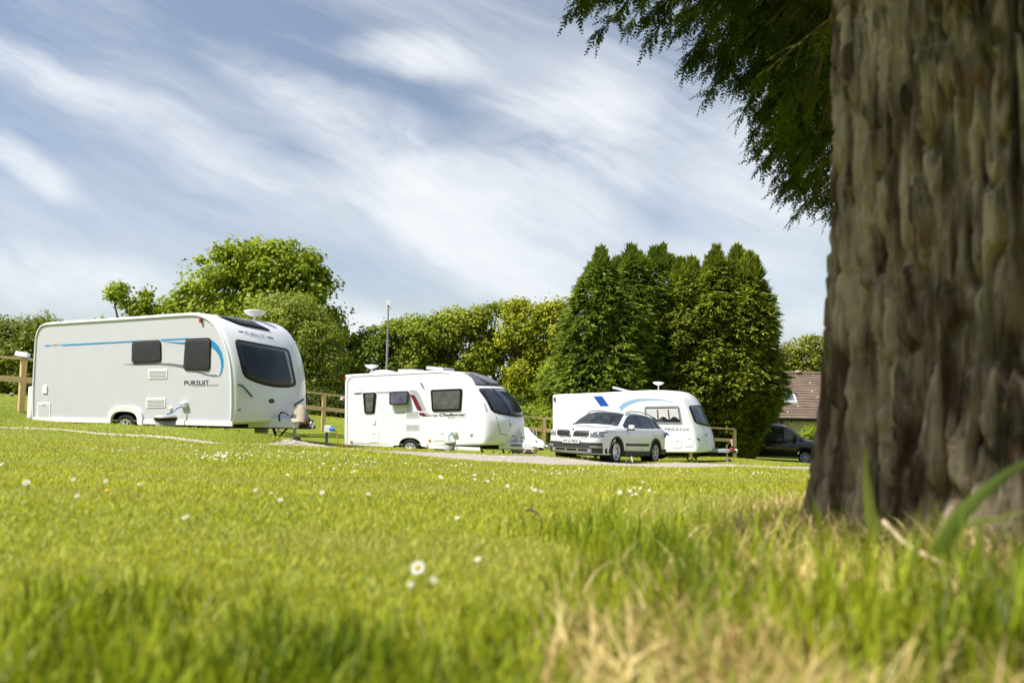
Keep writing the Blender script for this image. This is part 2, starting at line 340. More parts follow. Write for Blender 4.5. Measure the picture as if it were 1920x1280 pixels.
# ================================================================ shared materials
WHITE = lambda: mat('white_gelcoat', (.79,.785,.83), .28, 0, .015, 2, coat=.35)
WHITE2 = lambda: mat('white_aluminium', (.82,.815,.86), .35, 0, .012, 2, coat=.2)
GREYW = lambda: mat('pale_grey_panel', (.555,.555,.59), .35, 0, .02, 2, coat=.25)
TRIM = lambda: mat('white_plastic', (.80,.795,.82), .45, 0, .02, 6)
BLACK = lambda: mat('black_plastic', (.010,.010,.011), .4, 0, .1, 20, spec=.25)
UNDER = lambda: mat('black_steel_chassis', (.02,.019,.018), .6, 0, .2, 15)
RUB = lambda: mat('tyre_rubber', (.022,.021,.02), .85, 0, .15, 12, spec=.3)
ALLOY = lambda: mat('alloy_wheel_silver', (.74,.74,.75), .3, .25, .05, 10)
CHROME = lambda: mat('polished_metal', (.75,.75,.76), .18, 1, .03, 10)
ZINC = lambda: mat('galvanised_steel', (.42,.43,.44), .45, .7, .12, 25)
RED = lambda: mat('red_plastic', (.50,.02,.015), .4, 0, .08, 10)
ORANGE = lambda: mat('amber_plastic', (.85,.25,.02), .3, 0, .05, 10)
GLASS = lambda: pane('tinted_caravan_glass', (.016,.02,.026), 0)
GREYL = lambda: mat('mid_grey_film', (.16,.17,.18), .5, 0, .03, 3)
DKTXT = lambda: mat('dark_grey_lettering', (.03,.032,.038), .5, 0, .03, 3)
BLUEH = lambda: mat('blue_hose', (.03,.16,.55), .4, 0, .05, 10)
def add_wheel(root, c, r, w, side, spokes=7, rim_r=None, dark=False, name='wheel'):
    """c local centre, side = +1/-1 outward along local y"""
    e = bpy.data.objects.new(name, None); COL.objects.link(e); e.parent = root; e.location = c
    rr = rim_r or r*.64; h = w/2; s = side
    t = MB(); pr = [(rr, -h*.8), (r*.86, -h), (r*.97, -h*.8), (r, -h*.4), (r, h*.4), (r*.97, h*.8), (r*.86, h), (rr, h*.8), (rr, -h*.8)]
    t.lathe((0,0,0), pr, 32, Vector((0, s, 0))); t.build('tyre', RUB(), e)
    m = MB(); m.lathe((0,0,0), [(rr*1.0, h*.9), (rr*.93, h*.92), (rr*.88, h*.6), (rr*.86, -h*.5)], 32, Vector((0, s, 0)))
    for k in range(spokes):
        a = 2*pi*k/spokes+.3
        for da in (-.16, .16):
            R = Matrix.Rotation(-(a+da*0), 3, 'Y'); p0 = Vector((cos(a), 0, sin(a)))*rr*.16; p1 = Vector((cos(a+da), 0, sin(a+da)))*rr*.92
            m.tube([p0+Vector((0, s*h*.62, 0)), p1+Vector((0, s*h*.80, 0))], [rr*.075, rr*.055], 6)
    m.lathe((0, s*h*.5, 0), [(rr*.26, 0), (rr*.26, h*.25), (rr*.18, h*.38), (0.001, h*.4)], 16, Vector((0, s, 0)))
    m.build('rim', mat('dark_alloy', (.25,.25,.26), .3, .8, .05, 10) if dark else ALLOY(), e)
    b = MB(); b.cyl((0, -s*h*.1, 0), (0, s*h*.1, 0), rr*.97, 24); b.build('backing_disc', UNDER(), e)  # plain dark backing added behind the spokes to darken their gaps
    return e
class Caravan:
    def __init__(s, name, label, cx, cy, t, W, prof, fi, bx, r=.05, p=2.6, body=None, zr=None, wheelpx=None, wheel_r=.31, hub_dz=0):
        t = Vector((t[0], t[1], 0)).normalized(); s.t = t; s.W = W; s.body_mat = body or WHITE()
        n = Vector((-t.y, t.x, 0)); s.n = n
        zg = g1(cx+n.x*W/2, cy+n.y*W/2) if zr is None else zr
        s.O = Vector((cx, cy, 0))+n*W/2; s.O.z = zg
        s.root = empty(name, s.O, atan2(t.y, t.x)); tag(s.root, label, 'caravan', 'touring caravans on the pitches'); s.yn = -W/2
        pr = [s.side(*q) for q in prof]; n0 = len(pr); fi0 = fi
        # densify
        X = [(i, q[0]) for i, q in enumerate(pr)]; Z = [(i, q[1]) for i, q in enumerate(pr)]; B = [(i, b) for i, b in enumerate(bx)]
        K = 4; ii = [i/K for i in range((n0-1)*K+1)]
        s.pr = [Vector((cr(X, i), cr(Z, i))) for i in ii]; s.bx = [cr(B, i) for i in ii]; s.fi = fi0*K; s.r = r; s.p = p
        # outward normals
        s.nr = []; N = len(s.pr)
        for i in range(N):
            d = (s.pr[min(i+1, N-1)]-s.pr[max(i-1, 0)]).normalized(); s.nr.append(Vector((-d.y, d.x)))
        s.cum = [0.0]
        for i in range(s.fi+1, N): s.cum.append(s.cum[-1]+(s.pr[i]-s.pr[i-1]).length)
        s._grid()
    def ray_local(s, px, py):
        d = ray(px, py); o = CO-s.O; M = Matrix((s.t, s.n, Vector((0,0,1)))); return M@o, M@d
    def plane(s, px, py, y):
        o, d = s.ray_local(px, py); k = (y-o.y)/d.y; return o+d*k
    def side(s, px, py, off=0):
        q = s.plane(px, py, -s.W/2-off); return Vector((q.x, q.z))
    def w(s, q):  # local -> world
        return s.O+s.t*q[0]+s.n*q[1]+Vector((0,0,q[2]))
    def g(s, yn): return 1-abs(yn)**s.p
    def inset(s, yn):
        q = (abs(yn)*s.W/2-(s.W/2-s.r))/s.r
        return s.r*(1-sqrt(max(0, 1-q*q))) if q > 0 else 0
    def pt(s, i, yn, off=0):
        k = int(min(max(i, 0), len(s.pr)-1)); f = min(max(i-k, 0), 1); k2 = min(k+1, len(s.pr)-1)
        q = s.pr[k]*(1-f)+s.pr[k2]*f; nn = s.nr[k]*(1-f)+s.nr[k2]*f; b = s.bx[k]*(1-f)+s.bx[k2]*f
        q = q+nn*(off-s.inset(yn)); return Vector((q.x+b*s.g(yn), yn*s.W/2, q.y))
    def front(s, a, yn, off=0):
        L = s.cum[-1]*a; j = 0
        while j < len(s.cum)-2 and s.cum[j+1] < L: j += 1
        f = (L-s.cum[j])/max(1e-6, s.cum[j+1]-s.cum[j]); p = s.pt(s.fi+j+f, yn)
        if off:
            e = .01; a0, a1 = max(a-e, 0), min(a+e, 1); du = s.front(a1, yn)-s.front(a0, yn); dv = s.front(a, min(yn+e, 1))-s.front(a, max(yn-e, -1))
            nn = dv.cross(du); nn.normalize()
            if nn.x < -.3 and nn.z < 0: nn = -nn
            if nn.x+nn.z*.5 < 0: nn = -nn
            p = p+nn*off
        return p
    def _grid(s):
        s.GA = np.linspace(0, 1, 61); s.GY = np.linspace(-1, 1, 61)
        s.GPX = np.array([[proj(s.w(s.front(a, y))) for y in s.GY] for a in s.GA])
    def fs(s, px, py):
        d = ((s.GPX-np.array([px, py]))**2).sum(-1); i, j = np.unravel_index(np.argmin(d), d.shape); a, y = s.GA[i], s.GY[j]
        for _ in range(6):
            p0 = np.array(proj(s.w(s.front(a, y)))); e = 1e-3; a2 = a+e if a < .99 else a-e; y2 = y+e if y < .99 else y-e
            da = (np.array(proj(s.w(s.front(a2, y))))-p0)/(a2-a); dy = (np.array(proj(s.w(s.front(a, y2))))-p0)/(y2-y)
            J = np.array([da, dy]).T; r = np.array([px, py])-p0
            if abs(np.linalg.det(J)) < 1e-3: break
            st = np.clip(np.linalg.solve(J, r), -.03, .03); a = min(max(a+st[0], 0), 1); y = min(max(y+st[1], -.995), .995)
        return a, y
    def shell(s, arch=None):
        W = s.W; ys = [-1, -.998, -.985, -.97, -.94, -.9, -.82, -.7, -.55, -.4, -.2]; ys = ys+[0]+[-y for y in ys[::-1]]
        N = len(s.pr); vs = []; fs = []
        for y in ys: vs += [s.pt(i, y) for i in range(N)]
        for j in range(len(ys)-1):
            for i in range(N): fs.append((j*N+i, j*N+(i+1) % N, (j+1)*N+(i+1) % N, (j+1)*N+i))
        m = MB(); m.add(vs, fs, True); body = m.build('body', s.body_mat, s.root)
        return body
    def sidepanels(s, m, arch, name='side_panel'):
        """arch: list of local (x,z) points of the wheel opening, rear to front"""
        N = len(s.pr)
        for y in (-1, 1):
            poly = [s.pt(i, y) for i in range(N)]
            a = [Vector((q[0], y*s.W/2, q[1])) for q in arch]
            poly = poly+a[::-1]
            mb = MB(); mb.add([p for p in poly], [tuple(range(len(poly)))]); o = mb.build(name, m, s.root); bm = bmesh.new(); bm.from_mesh(o.data); bmesh.ops.triangulate(bm, faces=bm.faces[:], ngon_method='BEAUTY'); bm.to_mesh(o.data); bm.free()
    def sp(s, name, pts, m, t=.006, r=0, off=0, parent=None, label=None, raw=False):
        """raised shape on the near side wall; pts in picture px or local (x,z) when raw"""
        q = [Vector(p) if raw else s.side(*p) for p in pts]
        if r: q = roundpoly(q, r)
        y0 = -s.W/2-off+(.002 if off == 0 else 0); mb = MB(); mb.prism([(p[0], y0, p[1]) for p in q], (0, -t-(.002 if off == 0 else 0), 0)); o = mb.build(name, m, parent or s.root, smooth=False)
        if label: o['label'] = label
        return o
    def inner(s, pts, k):
        q = [s.side(*p) for p in pts]; c = sum(q, Vector((0,0)))/len(q)
        return [c+Vector(((p-c).x*k[0], (p-c).y*k[1])) for p in q]
    def window(s, pts, r=.09, k=(.9,.86), frame=None, glass=None, blind=None, seal=None):
        w = s.sp('window', pts, frame or BLACK(), .022, r, 0)
        s.sp('window_seal', s.inner(pts, (k[0]*1.035, k[1]*1.045)), mat('grey_rubber_seal', (.16,.165,.17), .5), .003, r*.78, .0225, parent=w, raw=True)
        s.sp('window_pane', s.inner(pts, k), glass or GLASS(), .006, r*.75, .0258, parent=w, raw=True)
        for x in (.14, .86):
            q = bil([s.side(*p) for p in pts], x, .09); mb = MB(); mb.box((q[0], -s.W/2-.03, q[1]), (.035, .012, .02), bev=.003); mb.build('window_catch', BLACK(), w)
        return w
    def stext(s, name, txt, q, m, **k):
        V, f = textmesh(txt, **k); vs = []
        for u, v in V:
            p = s.side(*bil(q, u, v)); vs.append((p.x, -s.W/2-.0075, p.y))
        mb = MB(); mb.add(vs, f); return mb.build(name, m, s.root)
    def ftext(s, name, txt, q, m, off=.012, **k):
        V, f = textmesh(txt, **k); vs = [s.front(*s.fs(*bil(q, u, v)), off) for u, v in V]
        mb = MB(); mb.add(vs, f); return mb.build(name, m, s.root)
    def patch(s, name, q, m, off=.012, bow=0, n=9, sc=(1,1), nu=14, nv=10, parent=None, topbow=0, skirt=True):
        vs = []; idx = {}
        for j in range(nv+1):
            for i in range(nu+1):
                a, b = i/nu*2-1, j/nv*2-1; mm = max(abs(a), abs(b)); d = (abs(a)**n+abs(b)**n)**(1/n) if mm else 1; k = mm/d if d else 1
                a, b = a*k*sc[0], b*k*sc[1]; u, v = (a+1)/2, (b+1)/2
                px, py = bil(q, u, v); py += bow*(1-(2*u-1)**2)*(1-v)-topbow*(1-(2*u-1)**2)*v
                vs.append(s.front(*s.fs(px, py), off))
        fs = [(j*(nu+1)+i, j*(nu+1)+i+1, (j+1)*(nu+1)+i+1, (j+1)*(nu+1)+i) for j in range(nv) for i in range(nu)]
        if skirt:
            ring = [i for i in range(nu+1)]+[(j+1)*(nu+1)+nu for j in range(nv)]+[nv*(nu+1)+i for i in range(nu-1, -1, -1)]+[j*(nu+1) for j in range(nv-1, 0, -1)]
            b0 = len(vs)
            c = sum(vs, Vector())/len(vs)
            for i in ring: vs.append(vs[i]-Vector((1,0,.4)).normalized()*(off+.01))
            R = len(ring); fs += [(ring[k], ring[(k+1) % R], b0+(k+1) % R, b0+k) for k in range(R)]
        mb = MB(); mb.add(vs, fs, True); return mb.build(name, m, parent or s.root)
    def sympatch(s, name, TLpx, BLpx, m, off=.012, u=(0,1), v=(0,1), bow=0, n=12, parent=None, nu=16, nv=10, tb=0):
        """patch symmetric about the centre line: near corners given in px; u,v = sub range; bow = extra arc length at bottom centre"""
        aT, yT = s.fs(*TLpx); aB, yB = s.fs(*BLpx); vs = []
        for j in range(nv+1):
            for i in range(nu+1):
                a, b = i/nu*2-1, j/nv*2-1; mm = max(abs(a), abs(b)); d = (abs(a)**n+abs(b)**n)**(1/n) if mm else 1; k = mm/d if d else 1
                U = u[0]+(u[1]-u[0])*(a*k+1)/2; Vv = v[0]+(v[1]-v[0])*(b*k+1)/2
                yn = (yT*Vv+yB*(1-Vv))*(1-2*U); A = aT*Vv+aB*(1-Vv)+bow*(1-(2*U-1)**2)*(1-Vv)-tb*(1-(2*U-1)**2)*Vv
                vs.append(s.front(min(max(A,0),1), yn, off))
        fs = [(j*(nu+1)+i, j*(nu+1)+i+1, (j+1)*(nu+1)+i+1, (j+1)*(nu+1)+i) for j in range(nv) for i in range(nu)]
        ring = [i for i in range(nu+1)]+[(j+1)*(nu+1)+nu for j in range(nv)]+[nv*(nu+1)+i for i in range(nu-1, -1, -1)]+[j*(nu+1) for j in range(nv-1, 0, -1)]; b0 = len(vs)
        for i in ring: vs.append(vs[i]-Vector((1,0,.4)).normalized()*(off+.01))
        R = len(ring); fs += [(ring[k], ring[(k+1) % R], b0+(k+1) % R, b0+k) for k in range(R)]
        mb = MB(); mb.add(vs, fs, True); return mb.build(name, m, parent or s.root)
    def fwd(s, px, py, y=0): return s.plane(px, py, y)
    def chassis(s, xf, zb, xr, tongue=1.15, fair=WHITE, fw=.5, fh=.17, fl=.85, wx=None):
        r = s.root; m = MB()
        for y in (-.55, .55):
            m.box(((xf-1.6+xr+.3)/2, y, zb-.06), (xf-1.6-xr-.3, .05, .12)); m.tube([(xf-1.6, y, zb-.06), (xf+tongue-.3, y*.08, zb-.03)], .045, 6)
        for x in np.linspace(xr+.6, xf-1.2, 5): m.box((x, 0, zb-.04), (.05, 1.0, .06))
        if wx is not None: m.cyl((wx, -s.W/2+.12, .31), (wx, s.W/2-.12, .31), .04, 8); m.box((wx, 0, zb-.05), (.3, 1.7, .08))
        m.build('chassis', UNDER(), r)
        a, b = xf-.35, xf+fl; z0, z1 = zb-.05, zb-.05+fh
        m = MB(); pl = [(a, -fw), (b-.12, -.2), (b, -.14), (b, .14), (b-.12, .2), (a, fw)]
        vs = [(x, y, z0) for x, y in pl]+[(x-.01, y*.94, z1-.015) for x, y in pl]+[(x-.03 if k in (1,2,3,4) else x, y*.86, z1) for k, (x, y) in enumerate(pl)]
        n = 6; f = [tuple(range(n)), tuple(range(2*n, 3*n))]+[(l*n+i, l*n+(i+1) % n, (l+1)*n+(i+1) % n, (l+1)*n+i) for l in range(2) for i in range(n)]
        m.add(vs, f); m.build('hitch_fairing', fair(), r)
        m = MB(); m.tube([(b-.1, 0, zb+.02), (b+.1, 0, zb+.03), (b+.22, 0, zb+.06)], [.045,.05,.04], 10); m.lathe((b+.22, 0, zb-.02), [(.03,-.04),(.05,.0),(.055,.06),(.04,.1),(.001,.115)], 14)
        m.build('coupling_head', CHROME(), r)
        m = MB(); m.box((b+.08, -.03, zb+.06), (.14, .09, .06), bev=.012); m.box((b+.02, .0, zb+.09), (.09, .05, .05), bev=.01); m.build('coupling_lock', RED(), r)
        m = MB(); m.tube([(b-.02, 0, zb+.09), (b+.10, 0, zb+.13), (b+.26, 0, zb+.10)], [.016,.02,.018], 8); m.build('coupling_handle', BLACK(), r)
        m = MB(); jx = b-.10; m.cyl((jx, -.13, zb+.22), (jx, -.13, .17), .025, 12); m.cyl((jx, -.13, .45), (jx, -.13, .2), .032, 12); m.box((jx+.02, -.13, .14), (.07, .10, .16), bev=.01); m.build('jockey_stem', ZINC(), r)
        e = MB(); e.lathe((jx+.05, -.13, .11), [(.03,-.04),(.10,-.04),(.11,-.02),(.11,.02),(.10,.04),(.03,.04),(.03,-.04)], 24, Vector((.2,1,0))); e.build('jockey_wheel', RUB(), r)
        for x, y in ((xf-.75, -.75), (xf-.75, .75), (xr+.55, -.75), (xr+.55, .75)):
            m = MB(); m.box(((x), y, (zb-.1)*.5+.02), (.05, .045, (zb-.1)*1.06), Matrix.Rotation(radians(-24), 3, 'Y')); m.box((x+.2, y, (zb-.1)*.55+.02), (.03, .03, (zb-.1)*1.1), Matrix.Rotation(radians(48), 3, 'Y'))
            m.box((x-.07, y, .035), (.12, .10, .02)); m.build('corner_steady', UNDER(), r)
def dome_aerial(c, px, py, rpx, stem_bot, y, name='television_aerial'):
    """saucer on a short mast, centre given in picture px in the plane at local y"""
    p = c.plane(px, py, y); R = (c.plane(px+rpx, py, y)-c.plane(px-rpx, py, y)).length/2; b = c.plane(px, stem_bot, y)
    m = MB(); m.lathe(p, [(.001, -R*.38), (R*.3, -R*.36), (R*.7, -R*.2), (R*.96, R*.03), (R, R*.10), (R*.9, R*.17), (R*.4, R*.22), (.001, R*.24)], 24); o = m.build(name, TRIM(), c.root)
    s = MB(); s.cyl(p-Vector((0,0,R*.3)), (p.x, p.y, b.z-.05), .022, 10); s.build('aerial_mast', TRIM(), o)
def vent(c, a, b, slats=5):
    """louvred vent from px corner a (TL) to b (BR)"""
    q = [(a[0], a[1]), (b[0], a[1]-.5), (b[0], b[1]-.5), (a[0], b[1])]; v = c.sp('vent', q, TRIM(), .012, .02)
    L = [c.side(*p) for p in q]; m = MB(); mg = MB()
    qi = c.inner(q, (.86, .72)); mg.prism([(p[0], -c.W/2-.0125, p[1]) for p in qi], (0, -.002, 0)); mg.build('grille_backing', mat('grey_grille', (.30,.30,.29), .7, 0, .05, 5), v)
    for k in range(slats):
        t = (k+.5)/slats; A = Vector((qi[0]))*(1-t)+Vector(qi[3])*t; B = Vector(qi[1])*(1-t)+Vector(qi[2])*t
        m.prism([(A.x, -c.W/2-.0145, A.y-.006), (B.x, -c.W/2-.0145, B.y-.006), (B.x, -c.W/2-.0145, B.y+.006), (A.x, -c.W/2-.0145, A.y+.006)], (0, -.006, 0))
    m.build('louvre', TRIM(), v)
def hatch(c, a, b, m=None, frame=True):
    q = [(a[0], a[1]), (b[0], a[1]), (b[0], b[1]), (a[0], b[1])]; h = c.sp('service_hatch', q, TRIM(), .010, .02)
    c.sp('hatch_door', c.inner(q, (.80, .84)), m or c.body_mat, .003, .012, .0105, parent=h, raw=True)
    p = c.side((a[0]+b[0])/2, a[1]+1.5); mb = MB(); mb.box((p.x, -c.W/2-.018, p.y-.02), (.10, .016, .035), bev=.005); mb.build('hatch_catch', TRIM(), h)
def arch_part(c, pts_out, pts_in, m, t=.045):
    """wheel arch moulding: ring between outer and inner curve (local x,z)"""
    n = len(pts_out); y0 = -c.W/2; vs = []
    for yy in (y0+.02, y0-t):
        for p in pts_out: vs.append((p[0], yy, p[1]))
        for p in pts_in: vs.append((p[0], yy+(0 if yy == y0+.02 else .008), p[1]))
    f = []
    for i in range(n-1):
        f += [(2*n+i, 2*n+i+1, 3*n+i+1, 3*n+i), (i, i+1, 2*n+i+1, 2*n+i), (n+i, n+i+1, 3*n+i+1, 3*n+i)]
    f += [(0, n, 3*n, 2*n), (n-1, 2*n-1, 4*n-1, 3*n-1)]
    mb = MB(); mb.add(vs, f); return mb.build('wheel_arch', m, c.root)
def arch_curve(cx, z0, hw, h, n=14, p=2.6):
    out = []
    for k in range(n+1):
        a = pi-pi*k/n; x = cos(a); z = sin(a); e = 2/p
        out.append(Vector((cx+hw*math.copysign(abs(x)**e, x), z0+h*abs(z)**e)))
    return out
def hose(c, pts, r, m, name, parent=None):
    mb = MB(); mb.tube(pts, r, 8); return mb.build(name, m, parent or c.root)

# ================================================================ nearest caravan (two blue stripes)
T = (.921, -.389)
def caravan_near():
    prof = [(60,785),(60.3,724),(65,637),(68.7,621),(74.5,610),(86,604),(124,601),(230,594),(330,587),(357,585.5),(373,586.5),(390,593),(404,604),(415.5,621),(425,642),(432,665.5),(436.5,691),(438.4,724),(438.4,771),(437,789),(430,795)]
    bx   = [0,0,0,0,0,0,0,0,0,.02,.06,.15,.20,.24,.27,.29,.31,.33,.34,.33,.30]
    c = Caravan('touring_caravan', 'largest and nearest white caravan with long blue stripe and grey side, standing leftmost', -5.6, 15, T, 2.24, prof, 9, bx, r=.055, body=WHITE())
    W2 = c.W/2; r = c.root; zb = c.side(300,794).y
    wc = c.side(234, 799); wr = .31; wc.y = wr+.0
    c.shell(); oi = arch_curve(wc.x, zb-.02, .40, wc.y+wr+.07-zb, p=2.9); oo = arch_curve(wc.x+.02, zb-.05, .53, wc.y+wr+.20-zb, p=3.4)
    c.sidepanels(GREYW(), oi); arch_part(c, oo, oi, TRIM())
    # white edge rail round the side panel
    for y in (-1, 1):
        m = MB(); m.tube([c.pt(i, y)+Vector((0, y*.004, 0)) for i in range(0, len(c.pr)-3)], .026, 8); m.build('edge_rail', TRIM(), r)
    a = c.side(62,786); b = c.side(437,795); m = MB()
    for x0, x1 in ((a.x, wc.x-.5), (wc.x+.55, b.x)):
        m = MB(); z0 = a.y+(b.y-a.y)*(x0-a.x)/(b.x-a.x); z1 = a.y+(b.y-a.y)*(x1-a.x)/(b.x-a.x)
        m.prism([(x0, -W2+.01, z0-.04), (x1, -W2+.01, z1-.04), (x1, -W2+.01, z1+.05), (x0, -W2+.01, z0+.05)], (0, -.035, 0)); m.build('side_skirt', TRIM(), r)
    # rear bumper moulding
    q0 = c.side(60,724); q1 = c.side(60,785); m = MB(); m.box((q0.x-.07, 0, (q0.y+q1.y)/2), (.17, c.W-.02, q0.y-q1.y), bev=.05); m.build('rear_bumper', TRIM(), r)
    c.window([(249,639.5),(302,637),(303,678.5),(248,681.5)]); c.window([(348.7,635),(395.8,633),(394,695),(344.8,693.8)])
    vent(c, (278.5,692.4), (313.6,710)); vent(c, (274.5,746), (310.2,764))
    c.sp('key_lock_box', [(80.4,722),(89.2,722),(89.2,737),(80.4,737)], TRIM(), .02, .02); hatch(c, (70,754.5), (94.5,784.5), GREYW())
    blue = mat('blue_stripe_film', (.015,.24,.50), .35, 0, .03, 4); dk = GREYL()
    c.sp('stripe', [(83.2,646.8),(94,646.6),(96,649.2),(85,649.4)], blue, .003)
    c.sp('stripe', [(116,645.8),(251,638.7),(251,641.6),(116,648.7)], blue, .003); c.sp('stripe', [(302,635.9),(352,633.6),(350,636.6),(302,639)], blue, .003)
    c.sp('stripe', [(304,640),(349,641.6),(348.6,645.6),(325,643.4)], blue, .0035)
    c.sp('stripe', [(395,636),(403,641.5),(410,649),(416.2,661),(419.3,675),(419.2,688),(416.4,699),(412,705.6),(409.3,706.4),(413.4,698),(414.8,686),(413.6,675),(409.6,665),(403,656),(395.5,650.5)], blue, .003)
    c.sp('swoosh', [(228,682.5),(256,681.8),(290,680.2),(320,681),(347,684.4),(346.4,690.4),(322,686),(300,684),(256,684.6)], dk, .003)
    c.sp('swoosh', [(356,694.2),(380,698.4),(394,702),(406,702.4),(410.2,705.6),(398,706.2),(384,703.2),(372,699)], dk, .003)
    c.stext('lettering', 'PURSUIT', [(346,713.2),(392,712.4),(392,721),(346,721.8)], DKTXT(), bold=.004)
    c.stext('lettering', 'PLATINUM EDITION', [(361,720.6),(408.6,719.8),(408.6,723.3),(361,724.1)], GREYL())
    c.stext('lettering', '430-4', [(96.4,645.3),(114,644.6),(114,648),(96.4,648.7)], GREYL(), shear=.2)
    p = c.side(378.3,602); m = MB(); m.box((p.x, -W2-.03, p.y+.01), (.05,.05,.09), bev=.012); m.build('marker_lamp', RED(), r)
    p = c.side(320.5,766); m = MB(); m.lathe((p.x, -W2, p.y), [(.045,0),(.045,.02),(.03,.035),(.001,.035)], 18, Vector((0,-1,0))); m.build('filler_cap', TRIM(), r)
    p = c.side(348,760); m = MB(); m.box((p.x-.02, -W2-.04, p.y+.02), (.17,.08,.11), Matrix.Rotation(radians(16),3,'X'), bev=.02); m.build('water_inlet', TRIM(), r)
    # front
    fr = c.patch('front_window', [(439,635),(541.5,654.5),(556,724),(457,706)], BLACK(), .012, bow=9, n=14)
    c.patch('front_pane', [(439,635),(541.5,654.5),(556,724),(457,706)], GLASS(), .020, bow=9, n=14, sc=(.90,.88), parent=fr)
    sk = c.patch('skylight', [(405,592.5),(468,600),(510,621.5),(450,610)], BLACK(), .02, n=8, nu=10, nv=6)
    c.patch('skylight_pane', [(405,592.5),(468,600),(510,621.5),(450,610)], GLASS(), .035, n=8, nu=10, nv=6, sc=(.88,.8), parent=sk)
    c.ftext('lettering', 'PURSUIT', [(458,621.5),(496,628.5),(497,634.5),(459,627)], GREYL()); 
    c.patch('stripe', [(446,619.8),(456,621.6),(456,623.2),(446,621.2)], blue, .006, nu=3, nv=1); c.patch('stripe', [(500,630.6),(511.5,632.6),(512,634.4),(501,632.3)], blue, .006, nu=3, nv=1)
    c.ftext('lettering', 'PLATINUM EDITION', [(498,633.4),(514,636.2),(514,638),(498,635.2)], GREYL())
    bd = c.patch('badge', [(504,747.2),(514.2,748),(514.2,755.6),(504,754.8)], BLACK(), .012, n=2, nu=8, nv=8); c.patch('badge_ring', [(504,747.2),(514.2,748),(514.2,755.6),(504,754.8)], mat('badge_green', (.05,.09,.04), .3, .3), .016, n=2, nu=8, nv=8, sc=(.7,.6), parent=bd)
    c.patch('front_marker_lamp', [(444.5,765),(452,765),(452,770),(444.5,770)], ZINC(), .012, n=2, nu=6, nv=6)
    pts = [c.front(*c.fs(*q), .05) for q in ((447,721.5),(453,723.5),(458,728),(465,737),(471,743))]; m = MB(); m.tube([c.front(*c.fs(447,721.5),0)]+pts+[c.front(*c.fs(471,743),0)], .014, 8); m.build('grab_handle', BLACK(), r)
    nose = max(q.x for q in [c.pt(i, 0) for i in range(c.fi, len(c.pr))]); zb2 = c.plane(520, 797, 0).z
    c.chassis(nose-.12, zb2+.02, a.x, fw=.56, fl=.60, fh=.19, wx=wc.x)
    pts = [c.plane(x, y, .35) for x, y in ((535,790),(539,776),(541,768),(552,759),(562,753),(569,748))]; m = MB(); m.tube(pts, .018, 8); m.build('stabiliser_handle', BLACK(), r)
    m = MB(); m.tube([c.plane(548,765,.33), c.plane(552,759,.33)], .035, 8); m.build('stabiliser_grip', RED(), r)
    pts = [c.plane(x, y, -.3) for x, y in ((524,789),(523,779),(527,773),(534,773),(541,779))]; m = MB(); m.tube(pts, .018, 8); m.build('electric_lead', BLACK(), r)
    add_wheel(r, (wc.x, -W2+.09, wr), wr, .19, -1, 7); add_wheel(r, (wc.x, W2-.13, wr), wr, .19, 1, 7)
    dome_aerial(c, 478, 586, 16, 607, .3)
    # beige cover over the brake lever
    tip = c.plane(565, 758, -.02); bz = c.plane(566, 791, 0); vs = []; fs = []; n = 18
    rows = [(0,.035),(.12,.07),(.4,.13),(.75,.20),(1,.25)]
    for k, (h, R) in enumerate(rows):
        for i in range(n):
            a = 2*pi*i/n; f = 1+.28*sin(a*3+1.3*k)*h+.10*sin(a*7)*h
            vs.append(r.matrix_world@Vector((0,0,0))*0+Vector((tip.x*(1-h)+(bz.x-.02)*h+R*f*cos(a)*1.05, -.02+R*.75*f*sin(a), tip.z*(1-h)+(bz.z+.02*sin(a*4))*h)))
    for k in range(len(rows)-1): fs += [(k*n+i, k*n+(i+1) % n, (k+1)*n+(i+1) % n, (k+1)*n+i) for i in range(n)]
    fs.append(tuple(range(n))); mb = MB(); mb.add([c.w(v) for v in vs], fs, True)
    o = mb.build('hitch_cover', mat('beige_canvas', (.42,.36,.27), .9, 0, .12, 12, bump=.3)); tag(o, 'small beige cloth hood over the hitch of the largest caravan', 'hitch cover')
    # water barrel with blue hose
    D = 14.2; top = P(311, 781, D); base = g1(top.x, top.y); h = top.z-base; R = .205
    e = empty('water_barrel', (top.x, top.y, base)); tag(e, 'grey lidded water barrel on the grass beside the largest caravan, blue hose leading up', 'water barrel')
    m = MB(); m.lathe((0,0,0), [(.001,0),(R*.72,0),(R*.84,h*.3),(R*.9,h*.72),(R*.9,h*.72),(.001,h*.72)], 28); m.build('drum', mat('grey_plastic', (.33,.33,.30), .6, 0, .1, 10), e)
    m = MB(); m.lathe((0,0,h*.72), [(R*.9,.0),(R,.01),(R,.05),(R*.95,.06),(R*.95,.06)], 28); m.build('rim', BLACK(), e)
    m = MB(); m.lathe((0,0,h*.72+.06), [(R*.95,0),(R*.85,.035),(R*.3,.045),(.001,.045)], 28); m.build('lid', mat('sand_plastic', (.46,.44,.36), .6, 0, .1, 10), e)
    q = [c.w(Vector(v)) for v in [tuple(c.plane(340.5,761.5,-W2-.08)), tuple(c.plane(331,766,-W2-.14)), tuple(c.plane(323,773,-W2-.2))]]+[Vector((top.x+.03, top.y, top.z+.05)), Vector((top.x-.02, top.y, top.z-.02))]
    m = MB(); m.tube([v-Vector((top.x, top.y, base)) for v in q], .014, 8); m.build('hose', BLUEH(), e)
    # waste container under the front
    p = P(490, 812, 16.2); zt = P(490, 800, 16.2).z; zg = g1(p.x, p.y); e = MB(); R = .14; H = zt-zg
